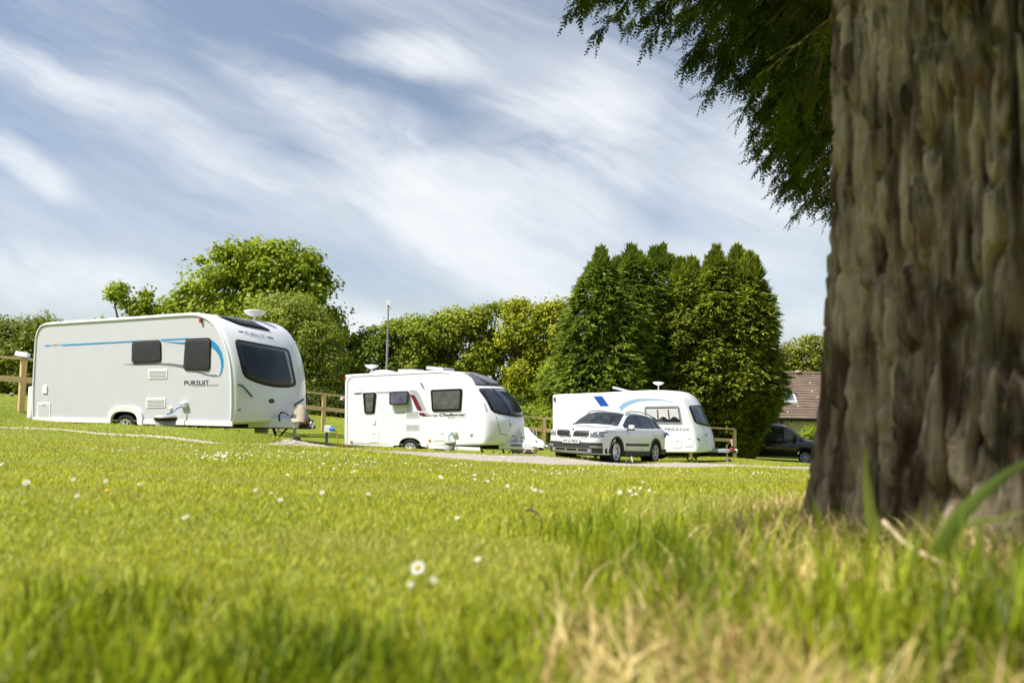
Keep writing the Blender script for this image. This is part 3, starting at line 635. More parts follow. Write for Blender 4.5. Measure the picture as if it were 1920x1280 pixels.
    e.lathe((p.x, p.y, zg), [(.001,0),(R,0),(R*1.03,.03),(R*1.03,H-.03),(R*.95,H),(.001,H)], 24); o = e.build('waste_container', mat('light_grey_plastic', (.42,.42,.40), .6, 0, .08, 10)); tag(o, 'light grey waste water drum under the nose of the largest caravan', 'waste container')
    return c
CV1 = caravan_near()

# ================================================================ middle caravan (maroon and grey swoosh)
def caravan_mid():
    prof = [(644.6,833.3),(645.4,765),(646,705.3),(646.5,703),(648.5,702.2),(696,699.4),(760.6,696.4),(820,694),(835,695.2),(853.4,702.8),(870.3,715.5),(887.2,734.5),(901.3,755),(909.7,775),(912.9,792.5),(912,812),(907,833.8),(900,834.5)]
    bx   = [0,0,0,0,0,0,0,.02,.12,.30,.42,.50,.55,.58,.60,.58,.46,.42]
    c = Caravan('touring_caravan', 'middle white caravan with maroon and grey swoosh, left of the estate car', -.87, 22.2, T, 2.22, prof, 7, bx, r=.06, body=WHITE2(), p=3.0)
    W2 = c.W/2; r = c.root; zb = c.side(770,834).y; wc = c.side(769, 839); wr = .31; wc.y = wr
    c.shell(); oi = arch_curve(wc.x, zb-.02, .39, wc.y+wr+.06-zb, p=2.2); oo = arch_curve(wc.x, zb-.04, .62, wc.y+wr+.22-zb, p=2.2)
    c.sidepanels(WHITE2(), oi); arch_part(c, oo, oi, WHITE2(), .03)
    ln = [(650.8,832),(651,790),(651,722),(653,713),(658,707.5),(666,705.4),(760,701.2),(829,697.9),(842,700.8)]
    q = [c.side(*v) for v in ln]; m = MB(); m.tube([(p.x, -W2-.002, p.y) for p in q], .010, 6); m.build('panel_seam', mat('grey_sealant', (.35,.36,.36), .6), r)
    bl_ = pane('glass_over_grey_blind', (.15,.155,.145)); c.window([(680.8,736.3),(706,735.4),(702.2,775),(684,775.4)], .07, (.62,.82), glass=bl_); c.window([(807.7,730.6),(867.2,728.3),(864.6,770.3),(810.5,771.4)], .07, (.84,.78), glass=bl_)
    # open top-hung window with the white opening beneath
    o = c.sp('window_opening', [(731,735),(768,733.6),(766,774),(736.5,774.6)], mat('pale_green_trim', (.55,.62,.58), .5), .006, .08)
    c.sp('opening_liner', c.inner([(731,735),(768,733.6),(766,774),(736.5,774.6)], (.8,.84)), TRIM(), .003, .07, .0065, parent=o, raw=True)
    a = [c.plane(730.4,734.4,-W2-.02), c.plane(767,732.9,-W2-.02), c.plane(764.4,759.2,-W2-.12), c.plane(729.2,759.4,-W2-.12)]
    U = (a[1]-a[0]); V = (a[3]-a[0]); nn = U.cross(V).normalized(); nn = nn if nn.y < 0 else -nn
    rp = roundpoly([(0,0),(1,0),(.97,1),(.03,1)], .14)
    m = MB(); m.prism([a[0]+U*v.x+V*v.y for v in rp], nn*.02); w = m.build('open_window', BLACK(), r, smooth=False)
    m = MB(); m.prism([a[0]+U*(.5+(v.x-.5)*.86)+V*(.5+(v.y-.5)*.82)+nn*.021 for v in rp], nn*.004); m.build('window_pane', pane('grey_pane', (.10,.10,.13)), w, smooth=False)
    m = MB(); m.tube([(a[1].x-.03, -W2, a[1].z-.02), a[2]+Vector((-.03,0,.1))], .008, 6); m.build('window_stay', BLACK(), w)
    gr = mat('light_grey_film', (.42,.43,.43), .45, 0, .03, 4); mr = mat('maroon_film', (.16,.012,.035), .4, 0, .03, 4)
    c.sp('stripe', [(660.8,736.4),(681,735.4),(681,738.8),(665,739.6)], gr, .003); c.sp('stripe', [(706,734.3),(731,733.3),(731,736.8),(706,737.9)], gr, .003)
    c.sp('swoosh', [(768,731),(776,730.9),(781.7,732.2),(786,738),(800,770.4),(792.5,770.4),(779,741),(774,737.6),(769,737.4)], gr, .003)
    c.sp('swoosh', [(769,739.2),(776,739.6),(779,742.5),(792.5,770.2),(783,770.4)], mr, .0035)
    c.sp('swoosh', [(784.5,773.4),(794.6,773.3),(800.4,778.4),(810,780.2),(793,780.5),(787.5,778.2)], mr, .0035)
    c.sp('swoosh', [(795,772.6),(800.4,772.5),(805,776.4),(822.5,776.6),(821,779),(803,778.8)], gr, .003); c.sp('swoosh', [(811.5,778.9),(821,779),(820,780.4),(812.5,780.4)], mr, .0035)
    c.stext('lettering', 'Challenger', [(823.5,774.6),(874,773.8),(873,781),(823.5,781.8)], DKTXT(), shear=.35, bold=.02)
    c.stext('lettering', 'sport', [(839.6,781.6),(854,781.3),(854,784),(839.6,784.3)], mr, shear=.35, bold=.02)
    c.sp('stripe', [(857,782.2),(874.4,780.6),(873,781.8),(856.4,783)], gr, .003)
    c.stext('lettering', '442', [(664.5,736.2),(678,735.7),(678,738.6),(664.5,739.2)], DKTXT(), shear=.5, bold=.03)
    vent(c, (760.4,769.6), (786,782.4)); vent(c, (760.4,794.6), (786,806.6)); c.sp('key_lock_box', [(698,785.6),(704.4,785.6),(704.4,794.6),(698,794.6)], TRIM(), .02, .02)
    hatch(c, (691.7,808.4), (710.5,829)); hatch(c, (812.7,808.6), (845,826.4))
    for x, y in ((659,827.6),(805.6,825.4)):
        p = c.side(x, y); m = MB(); m.lathe((p.x, -W2, p.y), [(.045,0),(.045,.012),(.03,.02),(.001,.022)], 16, Vector((0,-1,0))); m.build('side_reflector', ORANGE(), r)
    p = c.side(852,815); m = MB(); m.box((p.x, -W2-.04, p.y+.05), (.16,.08,.12), Matrix.Rotation(radians(14),3,'X'), bev=.02); m.build('water_inlet', TRIM(), r)
    p = c.side(883,813); m = MB(); m.lathe((p.x, -W2, p.y), [(.05,0),(.05,.02),(.03,.035),(.001,.035)], 18, Vector((0,-1,0))); m.build('filler_cap', TRIM(), r)
    p = [c.plane(788.8,717.3,-W2-.02), c.plane(793.7,727,-W2-.02)]; m = MB(); m.tube(p, .016, 8); m.build('awning_bracket', BLACK(), r)
    p = c.side(648,709); m = MB(); m.box((p.x-.01, -W2+.03, p.y), (.06,.07,.12), bev=.015); m.build('marker_lamp', RED(), r)
    a0 = c.side(655,834); b0 = c.side(900,834.5); m = MB()
    for x0, x1 in ((a0.x, wc.x-.6), (wc.x+.62, b0.x)): m = MB(); m.box(((x0+x1)/2, -W2+.02, zb-.03), (x1-x0, .04, .10), bev=.01); m.build('side_skirt', TRIM(), r)
    # front: grey skylight band, three-part window
    sk = c.sympatch('skylight', (868,699), (890,722.5), mat('dark_grey_panel', (.10,.10,.115), .3, 0, .04, 3), .012, n=20)
    c.sympatch('skylight_pane', (868,699), (890,722.5), GLASS(), .02, u=(.2,.8), v=(.06,.97), n=14, parent=sk)
    Q = [(894.5,727.6),(955.6,735.2),(971.8,776.4),(922,772.8)]; w = c.sympatch('front_window', Q[0], Q[3], BLACK(), .012, bow=.05, n=16)
    def sub(u0, u1): return [bil(Q, u0, .95), bil(Q, u1, .95), bil(Q, u1, .07), bil(Q, u0, .07)]
    bl = pane('blue_tinted_glass', (.045,.055,.075))
    [c.sympatch('front_pane', Q[0], Q[3], bl, .020, bow=.05, n=24, u=uu, v=(.07,.95), parent=w) for uu in ((.035,.215),(.245,.755),(.785,.965))]
    m = MB(); pts = [c.front(*c.fs(*v), .004) for v in ((930,780),(934,795),(938.5,812),(950,815.6),(965,817.4),(980,819.4))]; m.tube(pts, .008, 6); m.build('locker_seam', mat('seam_grey', (.12,.12,.12), .6), r)
    m = MB(); q = c.front(*c.fs(962,817), .02); m.box(q, (.03,.14,.03), bev=.006); m.build('locker_handle', ZINC(), r)
    c.ftext('emblem', 'S', [(955,792),(957.5,792.2),(958.6,800),(956,799.8)], GREYL(), bold=.03)
    lf = c.patch('handle_recess', [(906.5,754),(909,755),(915,772),(911.5,770.5)], mat('recess_grey', (.45,.46,.47), .5), .004, n=4, nu=4, nv=8)
    nose = max(q.x for q in [c.pt(i, 0) for i in range(c.fi, len(c.pr))]); zb2 = c.plane(950, 838, 0).z
    c.chassis(nose-.1, zb2+.03, a0.x, fw=.55, fl=.78, fh=.20, wx=wc.x)
    m = MB(); q0 = c.plane(966, 832, -.44); m.box((nose+.06, -.40, zb2+.10), (.34,.02,.035), Matrix.Rotation(radians(12),3,'Z')); m.build('fairing_slot', BLACK(), r)
    add_wheel(r, (wc.x, -W2+.08, wr), wr, .19, -1, 8); add_wheel(r, (wc.x, W2-.12, wr), wr, .19, 1, 8)
    dome_aerial(c, 697, 686.5, 11, 699, -.3)
    m = MB(); p = c.plane(714, 696.5, -.1)
    m.lathe((p.x, 0, p.z-.02), [(.42,-.06),(.42,.0),(.38,.05),(.2,.075),(.001,.08)], 24); m.box((p.x+1.1, 0, p.z+.03), (.7,.5,.08), bev=.03); m.build('roof_vent', TRIM(), r)
    p = c.plane(826, 690, 0); m = MB(); m.box((p.x, 0, p.z-.03), (.62,.8,.11), Matrix.Rotation(radians(6),3,'Y'), bev=.04); m.build('rooflight', mat('clear_dome_grey', (.5,.52,.54), .2, 0, .05), r)
    # white sheet over hitch: draped from a high corner down to the nose
    top = [(983,800),(990,801.5),(999,813),(1008,820.5),(1018,826),(1023.5,832.5)]; bot = [(981,828),(989,833),(998,836),(1007,837.5),(1015,838.5),(1021,840)]
    vs = []; n = len(top); K = 6
    for i in range(n):
        for y, sx in ((-.24, -1), (.22, 1)):
            for k in range(K+1):
                t = k/K; px = top[i][0]*(1-t)+bot[i][0]*t; py = top[i][1]*(1-t)+bot[i][1]*t
                yy = sx*(.03+.20*t+.035*sin(i*2.1+k*1.4)+.02*sin(i*5+k))-.01; q = c.plane(px, py, yy*1.0); vs.append(c.w(q))
    f = []; R = 2*(K+1)
    for i in range(n-1):
        for side in (0, 1):
            for k in range(K):
                a = i*R+side*(K+1)+k; f.append((a, a+1, a+R+1, a+R))
        f.append((i*R, i*R+K+1, (i+1)*R+K+1, (i+1)*R))
    for i in (0, n-1):
        for k in range(K): f.append((i*R+k, i*R+k+1, i*R+K+1+k+1, i*R+K+1+k))
    mb = MB(); mb.add(vs, f, True); o = mb.build('hitch_cover', mat('white_cloth', (.78,.78,.80), .85, 0, .03, 8, bump=.2)); tag(o, 'white cloth sheet draped over the hitch of the middle caravan', 'hitch cover')
    # grey waste drum at the near side
    p = P(843.5, 838, 20.9); zg = g1(p.x, p.y); zt = P(843, 829, 20.9).z; R = .155; H = max(zt-zg, .15)
    e = empty('water_barrel', (p.x, p.y, zg)); tag(e, 'grey lidded water barrel beside the middle caravan, thin blue hose leading up', 'water barrel')
    m = MB(); m.lathe((0,0,0), [(.001,0),(R*.8,0),(R*.95,H*.9),(.001,H*.9)], 24); m.build('drum', mat('grey_plastic', (.33,.33,.30)), e)
    m = MB(); m.lathe((0,0,H*.9), [(R*.95,0),(R*1.12,.02),(R*1.12,.05),(R*.8,.07),(.001,.07)], 24); m.build('lid', mat('sand_plastic', (.46,.44,.36)), e)
    q = [Vector((-.02,0,H*.9+.07)), Vector((-.05,.12,H+.15)), c.w(c.plane(842,817,-W2-.15))-e.location, c.w(c.plane(848.5,810,-W2-.07))-e.location]; m = MB(); m.tube(q, .014, 8); m.build('hose', BLUEH(), e)
    return c
CV2 = caravan_mid()

# ================================================================ far caravan behind the car
def caravan_far():
    prof = [(1036.5,847),(1036,800),(1036,744),(1037,740.6),(1040,739.4),(1108.4,736.6),(1164.7,733.8),(1220,731.2),(1244,731.4),(1262,734.4),(1275,743.8),(1284.4,758.8),(1292,777.5),(1299.4,800),(1304,820.6),(1306,841),(1305,846.5),(1300,848.5)]
    bx   = [0,0,0,0,0,0,0,0,.06,.22,.30,.35,.38,.41,.44,.46,.46,.43]
    c = Caravan('touring_caravan', 'farthest white caravan with blue slanted flash and pale blue arc, behind the estate car', 6.56, 26.7, T, 2.3, prof, 7, bx, r=.05, body=WHITE2())
    W2 = c.W/2; r = c.root; zb = c.side(1280,847).y; wx = c.side(1215,850).x; wr = .31
    c.shell(); oi = arch_curve(wx, zb-.02, .38, wr*2+.05-zb, p=2.2); c.sidepanels(WHITE2(), oi); arch_part(c, arch_curve(wx, zb-.04, .56, wr*2+.18-zb, p=2.2), oi, WHITE2(), .03)
    lg = mat('light_grey_film', (.42,.43,.43)); w = c.window([(1208.6,761.6),(1273,760.4),(1279,793.8),(1209,793)], .06, (.92,.80), frame=mat('grey_window_frame', (.30,.31,.31), .4), glass=pane('curtained_glass', (.03,.035,.04)))
    cur = mat('white_net_curtain', (.62,.62,.64), .8, 0, .05, 8); mar = mat('maroon_cloth', (.18,.02,.04), .8)
    y0 = -W2-.0325; m = MB(); m2 = MB()
    Q = [c.side(*v) for v in [(1212,765.5),(1270.5,764.5),(1275,789.5),(1213,789)]]
    n = 24; top = []; bot = []
    for i in range(n+1):
        u = i/n; a = bil(Q, u, .97); b = bil(Q, u, .10+.42*abs(sin(u*9.2))**1.5*.6); top.append(a); bot.append(b)
    for i in range(n): m.prism([(top[i][0], y0, top[i][1]), (top[i+1][0], y0, top[i+1][1]), (bot[i+1][0], y0, bot[i+1][1]), (bot[i][0], y0, bot[i][1])], (0,-.002-.002*(i % 2),0))
    m.build('curtain', cur, w)
    for u in (.36, .70):
        a, b, d = bil(Q, u-.02, .9), bil(Q, u+.02, .9), bil(Q, u+.015, .12); m2.prism([(a[0], y0-.005, a[1]), (b[0], y0-.005, b[1]), (d[0], y0-.005, d[1]), (d[0]-.05, y0-.005, d[1])], (0,-.002,0))
    m2.build('curtain_tie', mar, w)
    bl = mat('strong_blue_film', (.012,.09,.42), .4, 0, .03, 4); pb = mat('pale_blue_film', (.30,.46,.62), .4, 0, .03, 4)
    c.sp('flash', [(1112.7,743),(1128.8,742.4),(1142,761),(1126,761.4)], bl, .003)
    o = []; i_ = []
    for k in range(15):
        t = k/14; x = 1161+(1267-1161)*t; yc = cr([(0,762),(.1,754),(.35,747),(.7,748),(1,754.6)], t); th = cr([(0,9),(.15,7.5),(.5,3.6),(1,.8)], t); o.append((x, yc)); i_.append((x+th*.3, yc+th))
    c.sp('arc', o+i_[::-1], pb, .003)
    c.stext('lettering', 'PEGASUS', [(1246,801.8),(1292,802.6),(1292,807),(1246,806.2)], DKTXT(), shear=.3, spacing=1.25)
    c.sp('flash', [(1240,809.6),(1250,810),(1256,815.6),(1240,815.4)], bl, .003); hatch(c, (1261,823.2), (1277.8,839.6)); hatch(c, (1284.6,818.6), (1300,837))
    Qw = [(1290,759.8),(1322.8,763.4),(1333.6,799.4),(1302.4,792.6)]; f = c.sympatch('front_window', Qw[0], Qw[3], BLACK(), .012, bow=.05, n=14)
    def sub(u0, u1): return [bil(Qw, u0, .93), bil(Qw, u1, .93), bil(Qw, u1, .09), bil(Qw, u0, .09)]
    gl = pane('pale_reflecting_glass', (.10,.12,.13), 0, .02, .9)
    for a, b in ((.04,.30),(.34,.66),(.70,.96)): c.sympatch('front_pane', Qw[0], Qw[3], gl, .02, bow=.05, n=24, u=(a,b), v=(.07,.95), parent=f)
    for q in ([(1306.6,820),(1312.4,823.4),(1312.6,826),(1307,823)], [(1338,822),(1342.6,820.2),(1342.4,823.6),(1338.4,825.4)]): c.patch('front_lamp', q, mat('smoked_lens', (.08,.08,.09), .2), .012, n=5, nu=4, nv=4)
    c.ftext('emblem', 'O', [(1322.4,812),(1326,812),(1326,817.4),(1322.4,817.4)], bl, bold=.06); c.ftext('emblem', 'H', [(1324,828),(1327.6,828),(1327.6,829.8),(1324,829.8)], DKTXT(), bold=.05)
    nose = max(q.x for q in [c.pt(i, 0) for i in range(c.fi, len(c.pr))]); a0 = c.side(1040,847)
    c.chassis(nose-.1, zb+.03, a0.x, fair=lambda: mat('grey_fairing', (.34,.35,.36), .5), fw=.4, fl=.66, fh=.11, wx=wx)
    add_wheel(r, (wx, -W2+.12, wr), wr, .19, -1, 7); add_wheel(r, (wx, W2-.12, wr), wr, .19, 1, 7)
    dome_aerial(c, 1234.6, 718, 10.5, 732, .1)
    p = c.plane(1168, 730.5, 0); m = MB(); m.box((p.x, 0, p.z), (.75,.45,.08), Matrix.Rotation(radians(14),3,'Y'), bev=.03); m.build('roof_vent', mat('clear_dome_grey', (.5,.52,.54)), r)
    p = c.side(1038,748); m = MB(); m.box((p.x+.04, -W2-.01, p.y), (.06,.05,.14), bev=.012); m.build('marker_lamp', mat('dark_red_lens', (.16,.05,.05), .3), r)
    m = MB(); q = [c.plane(x, y, -.1) for x, y in ((1373,836),(1374,829),(1371,823.5),(1369,825),(1371.5,831),(1373,836))]; m.tube(q, .018, 8); m.build('breakaway_loop', mat('pink_cord', (.62,.42,.44), .7), r)
    return c
CV3 = caravan_far()
# ================================================================ cars
def loft_car(root, d, paint, glass, trim):
    """d: tables by distance s behind the front bumper. local x = xf - s"""
    L = d['L']; xf = d['xf']; R = d['R']; hubs = d['hubs']
    st = sorted(set([round(v, 3) for v in list(np.linspace(0, L, 72))+[.02,.05,.09,.14]+[h+R*q for h in hubs for q in (-1,-.97,-.9,-.75,-.5,-.25,0,.25,.5,.75,.9,.97,1)]+d['cuts']]))
    def sec(s):
        w = cr(d['w'], s); zt = cr(d['zt'], s); zb = cr(d['zb'], s); zr = max(cr(d['zr'], s), zb+.012); yr = min(cr(d['yr'], s)*1, w-.02); zl = cr(d['zl'], s)
        for h in hubs:
            q = R*R-(s-h)**2
            if q > 0: zl = max(zl, d['hz']+sqrt(q))
        zt = max(zt, zr+.01); zk = zb-.07; o = []
        for k, dy in ((0,-.05),(.08,-.015),(.35,.004),(.68,.006),(1,-.006)): o.append((w+dy, zl+(zk-zl)*k))
        o.append((w-.045, zb)); o.append((w-.065, zb+.012))
        o.append((yr+.012, zr-.02)); o.append((yr-.02, zr+.01)); o.append((yr-.075, zr+(zt-zr)*.45)); o.append((yr*.55, zt-.018)); o.append((0, zt))
        return o
    K = 12; V = []; 
    for s in st:
        o = sec(s)
        row = [Vector((xf-s, y, z)) for y, z in o]+[Vector((xf-s, -y, z)) for y, z in o[-2::-1]]; V += row
    M = 2*K-1; groups = {}
    def wsl(i, j):
        s = (st[j]+st[j+1])/2; k = i if i < K-1 else 2*K-3-i
        if k == 6:
            for n_, (a, b) in enumerate(d['side']):
                if a < s < b: return ('side_window', n_, i < K-1)
        if k in (9, 10):
            if d['ws'][0] < s < d['ws'][1]: return ('windscreen', 0, 0)
            if d['rw'] and d['rw'][0] < s < d['rw'][1]: return ('rear_window', 0, 0)
        if k == 6 and d['pil'][0] < s < d['pil'][1]: return ('window_pillar', sum(s > b for a, b in d['side']), i < K-1)
        return 'body'
    for j in range(len(st)-1):
        for i in range(M-1): groups.setdefault(wsl(i, j), []).append((j*M+i, j*M+i+1, (j+1)*M+i+1, (j+1)*M+i))
    groups['body'] += [tuple(range(M)), tuple(range((len(st)-1)*M, len(st)*M))]
    for key, fs in groups.items():
        used = sorted({v for f in fs for v in f}); mp = {v: n for n, v in enumerate(used)}; mb = MB(); mb.add([V[v] for v in used], [tuple(mp[v] for v in f) for f in fs], True)
        nm = key if key == 'body' else key[0]; m = {'body': paint, 'window_pillar': trim}.get(nm, glass if nm != 'windscreen' else d.get('wsm', glass))
        o = mb.build(nm, m, root)
        if nm == 'body':
            sp = o.modifiers.new('split', 'EDGE_SPLIT'); sp.split_angle = radians(38)
    return sec, st
def estate_car():
    f = Vector((-.56, -.83, .062)).normalized(); l = Vector((.83, -.56, 0)).normalized(); u = f.cross(l).normalized()
    c = Vector((2.92, 22.33, -1.94+CAMZ+.0)); W = Matrix((( f.x, l.x, u.x, c.x), (f.y, l.y, u.y, c.y), (f.z, l.z, u.z, c.z), (0,0,0,1)))
    root = empty('estate_car', None, mw=W); tag(root, 'white estate car with black wheel arch trim and roof rails parked beside the gravel path', 'car')
    xf = 2.225; d = dict(L=4.66, xf=xf, R=.385, hz=.33, hubs=[.88, 3.57], cuts=[1.22,1.98,2.52,2.58,3.40,3.47,4.12],
        w=[(0,.56),(.04,.66),(.10,.75),(.22,.83),(.45,.885),(.9,.905),(2.4,.912),(3.8,.905),(4.3,.87),(4.52,.80),(4.62,.72),(4.66,.62)],
        zt=[(0,.84),(.05,.90),(.15,.945),(.5,1.00),(1.15,1.06),(1.25,1.10),(1.6,1.30),(1.95,1.455),(2.2,1.495),(3.0,1.51),(3.8,1.475),(4.15,1.43),(4.35,1.30),(4.55,1.08),(4.62,.98),(4.66,.80)],
        zb=[(0,.74),(.1,.83),(.4,.91),(.9,.96),(1.3,.985),(2,1.0),(3,1.02),(4.2,1.05),(4.5,1.02),(4.66,.78)],
        zr=[(0,.80),(.1,.86),(.4,.935),(.9,.985),(1.25,1.01),(1.6,1.19),(1.95,1.355),(2.2,1.415),(2.8,1.44),(3.4,1.42),(3.9,1.36),(4.2,1.27),(4.45,1.08),(4.66,.79)],
        yr=[(0,.50),(.1,.68),(.4,.80),(1.2,.80),(1.5,.76),(1.95,.665),(2.4,.635),(3.5,.625),(4.1,.62),(4.5,.66),(4.66,.58)],
        zl=[(0,.26),(.5,.24),(1.3,.27),(3.2,.27),(4.2,.28),(4.5,.33),(4.66,.38)],
        side=[(1.52,2.52),(2.58,3.40),(3.47,4.12)], pil=(1.42,4.2), ws=(1.22,1.98), rw=(4.25,4.56),
        wsm=pane('car_windscreen', (.035,.045,.055), .35, .02, .8))
    paint = mat('white_car_paint', (.80,.81,.82), .2, 0, .01, 2, coat=.7); sec, st = loft_car(root, d, paint, pane('car_side_glass', (.012,.015,.018), .12, .02, .8), BLACK())
    # dark cabin inside, seats
    m = MB(); m.box((-.3, 0, .62), (2.9, 1.5, .5)); m.build('cabin_floor', mat('charcoal_interior', (.03,.03,.032), .8), root)
    for x in (.35, -.65):
        for y in (-.36, .36):
            m = MB(); m.box((x-.28, y, .98), (.14,.46,.56), Matrix.Rotation(radians(-12),3,'Y'), bev=.05); m.box((x-.34, y, 1.30), (.10,.24,.16), bev=.04); m.build('seat', mat('grey_seat_cloth', (.10,.10,.105), .8), root)
    def sf(y):
        tab = [(w_, s_) for s_, w_ in d['w'][:6]]; y = abs(y); return 0.0+0*y if y < .5 else cr([(.0,0),(.56,.0),(.66,.035),(.75,.09),(.83,.21),(.885,.44),(.905,.9)], y)
    def crown(y): return .055*(1-(min(abs(y),.9)/.9)**2)          # bumper bulges forward towards the middle
    # bulged nose: bumper skin in front of the flat cap
    def F(y, z, off=0):
        lean = cr([(.24,.03),(.40,.0),(.62,.0),(.74,.02),(.86,.06),(.93,.14)], z)
        return Vector((xf+.075-sf(y)-(.09*(abs(y)/.9)**2)-lean+off, y, z))
    ny, zs = 30, [.25,.30,.36,.44,.52,.60,.66,.72,.78,.84,.88,.905]; ys = [ -.90+1.8*i/ny for i in range(ny+1)]; m = MB()
    vs = [F(y, z) for z in zs for y in ys]; fs = [(j*(ny+1)+i, j*(ny+1)+i+1, (j+1)*(ny+1)+i+1, (j+1)*(ny+1)+i) for j in range(len(zs)-1) for i in range(ny)]
    n0 = len(vs); vs += [Vector((xf-.22-max(0,(abs(y)-.7))*1.2, y, cr(d['zt'], .3)-.012-.05*(abs(y)/.9)**2)) for y in ys]; J = (len(zs)-1)*(ny+1)
    fs += [(J+i, J+i+1, n0+i+1, n0+i) for i in range(ny)]; m.add(vs, fs, True); m.build('front_bumper', paint, root)
    def panel(name, poly, mtl, off, parent=None, t=.012, n=6, seg=3):
        """poly in (y,z), tessellated by rows so it follows the nose"""
        m = MB(); N = len(poly)//2; lo = poly[:N]; hi = poly[N:][::-1]; vs = []; fs = []
        for k in range(seg+1):
            q = k/seg
            for a, b in zip(lo, hi): vs.append(F(a[0]*(1-q)+b[0]*q, a[1]*(1-q)+b[1]*q, off))
        fs = [(k*N+i, k*N+i+1, (k+1)*N+i+1, (k+1)*N+i) for k in range(seg) for i in range(N-1)]
        ring = list(range(N))+[(k+1)*N+N-1 for k in range(seg)]+list(range(seg*N+N-2, seg*N-1, -1))+[k*N for k in range(seg-1, 0, -1)]
        b0 = len(vs); vs += [vs[i]-Vector((off+.006, 0, 0)) for i in ring]; R_ = len(ring); fs += [(ring[k], ring[(k+1) % R_], b0+(k+1) % R_, b0+k) for k in range(R_)]
        m.add(vs, fs, False); return m.build(name, mtl, parent or root)
    def span(y0, y1, n=8): return [y0+(y1-y0)*i/n for i in range(n+1)]
    for sg in (-1, 1):
        ys_ = span(.035*sg, .50*sg, 10); lo = [(y, .685+.05*max(0, abs(y)-.35)/.15) for y in ys_]; hi = [(y, .865-.035*max(0,.12-abs(y))/.12) for y in ys_]
        g = panel('grille', lo+hi[::-1], BLACK(), .012); m = MB()
        for k in range(10):
            y = sg*(.065+.042*k); m.box(F(y, .775, .022), (.012,.011,.135-.04*max(0, abs(y)-.35)/.15))
        m.build('grille_slat', CHROME(), g)
        m = MB(); m.tube([F(y, z, .02) for y, z in [(.03*sg,.70),(.05*sg,.84),(.12*sg,.87),(.5*sg,.872),(.48*sg,.73),(.36*sg,.685),(.05*sg,.683)]], .008, 6); m.build('grille_frame', CHROME(), g)
        ys_ = span(.53*sg, .865*sg, 9); lo = [(y, .70+.02*(abs(y)-.53)/.3) for y in ys_]; hi = [(y, .84+.03*(abs(y)-.53)/.33) for y in ys_]
        h = panel('headlight', lo+hi[::-1], mat('headlight_lens', (.22,.24,.26), .08, .2, .1, 20, coat=.8), .012)
        for y in (.61, .74):
            c_ = F(y*sg, .775, .02); m = MB(); m.lathe(c_-Vector((.02,0,0)), [(.055,0),(.052,.012),(.03,.018),(.001,.02)], 16, Vector((1,.5*sg,0))); m.build('headlight_reflector', CHROME(), h)
        ys_ = span(.56*sg, .82*sg, 6); fl = panel('fog_light', [(y,.415) for y in ys_]+[(y,.475) for y in ys_][::-1], mat('fog_lens', (.35,.35,.33), .15, .4), .034)
    ys_ = span(-.87, .87, 24); panel('bumper_cladding', [(y,.27) for y in ys_]+[(y,.555) for y in ys_][::-1], mat('black_textured_plastic', (.035,.035,.035), .6, 0, .1, 40), .014)
    ys_ = span(-.60, .60, 16); sk = panel('skid_plate', [(y,.275+.03*abs(y)) for y in ys_]+[(y,.385) for y in ys_][::-1], mat('silver_plastic', (.42,.42,.42), .35, .3), .036)
    for a, b in ((-.50,-.18),(-.14,.18),(.22,.50)):
        q = span(a, b, 4); panel('skid_opening', [(y,.325) for y in q]+[(y,.375) for y in q][::-1], BLACK(), .042, sk)
    ys_ = span(-.26, .26, 6); npl = panel('number_plate', [(y,.52) for y in ys_]+[(y,.635) for y in ys_][::-1], mat('plate_white', (.80,.80,.78), .4), .045)
    V, f_ = textmesh('HT15 PDX', bold=.01); m = MB(); m.add([Vector((F(0,.57,.0).x+.052-.004*abs(u-.5), -.225+.45*u, .54+.075*v)) for u, v in V], f_); m.build('plate_lettering', BLACK(), npl)
    m = MB(); m.lathe(F(0,.885,.0), [(.035,0),(.035,.012),(.001,.016)], 16, Vector((1,0,.6))); m.build('bonnet_badge', DKTXT(), root)
    # arches, sills, strips, rails, mirrors, handles, lamps
    clad = mat('black_textured_plastic', (.035,.035,.035))
    for s_ in (-1, 1):
        for hb in d['hubs']:
            vs = []; n = 22; A0 = -.12
            for k in range(n+1):
                a = A0+(pi-2*A0)*k/n
                for R_, o in ((.375,-.06),(.378,.012),(.428,.014),(.436,-.02)):
                    x = xf-hb+R_*cos(a); z = .33+R_*sin(a); w = cr(d['w'], xf-x); vs.append(Vector((x, s_*(w+o+.004), z)))
            fs = [(k*4+i, k*4+i+1, (k+1)*4+i+1, (k+1)*4+i) for k in range(n) for i in range(3)]; m = MB(); m.add(vs, fs, True); m.build('arch_trim', clad, root)
        m = MB(); m.prism([(xf-1.36, s_*.885, .23), (xf-3.10, s_*.885, .23), (xf-3.10, s_*.895, .36), (xf-1.36, s_*.895, .36)], (0, s_*.032, 0)); m.build('sill', clad, root)
        m = MB(); m.prism([(xf-1.42, s_*.905, .50), (xf-3.02, s_*.905, .515), (xf-3.02, s_*.905, .585), (xf-1.42, s_*.905, .57)], (0, s_*.024, 0)); m.build('door_strip', clad, root)
        m = MB(); m.box((xf-4.3, s_*.845, .36), (.55,.05,.16), Matrix.Rotation(radians(s_*9),3,'Z')); m.build('rear_bumper_trim', clad, root)
        pts = [Vector((xf-s0, s_*(cr(d['yr'], s0)-.045), cr(d['zr'], s0)+dz)) for s0, dz in ((1.95,.03),(2.05,.075),(2.4,.085),(3.0,.085),(3.6,.085),(3.95,.075),(4.1,.03))]
        m = MB(); m.tube(pts, .016, 8); m.build('roof_rail', mat('satin_rail', (.30,.31,.32), .35, .6), root)
        m = MB(); m.box((xf-1.62, s_*.99, 1.04), (.12,.17,.12), bev=.045); mi = m.build('door_mirror', paint, root)
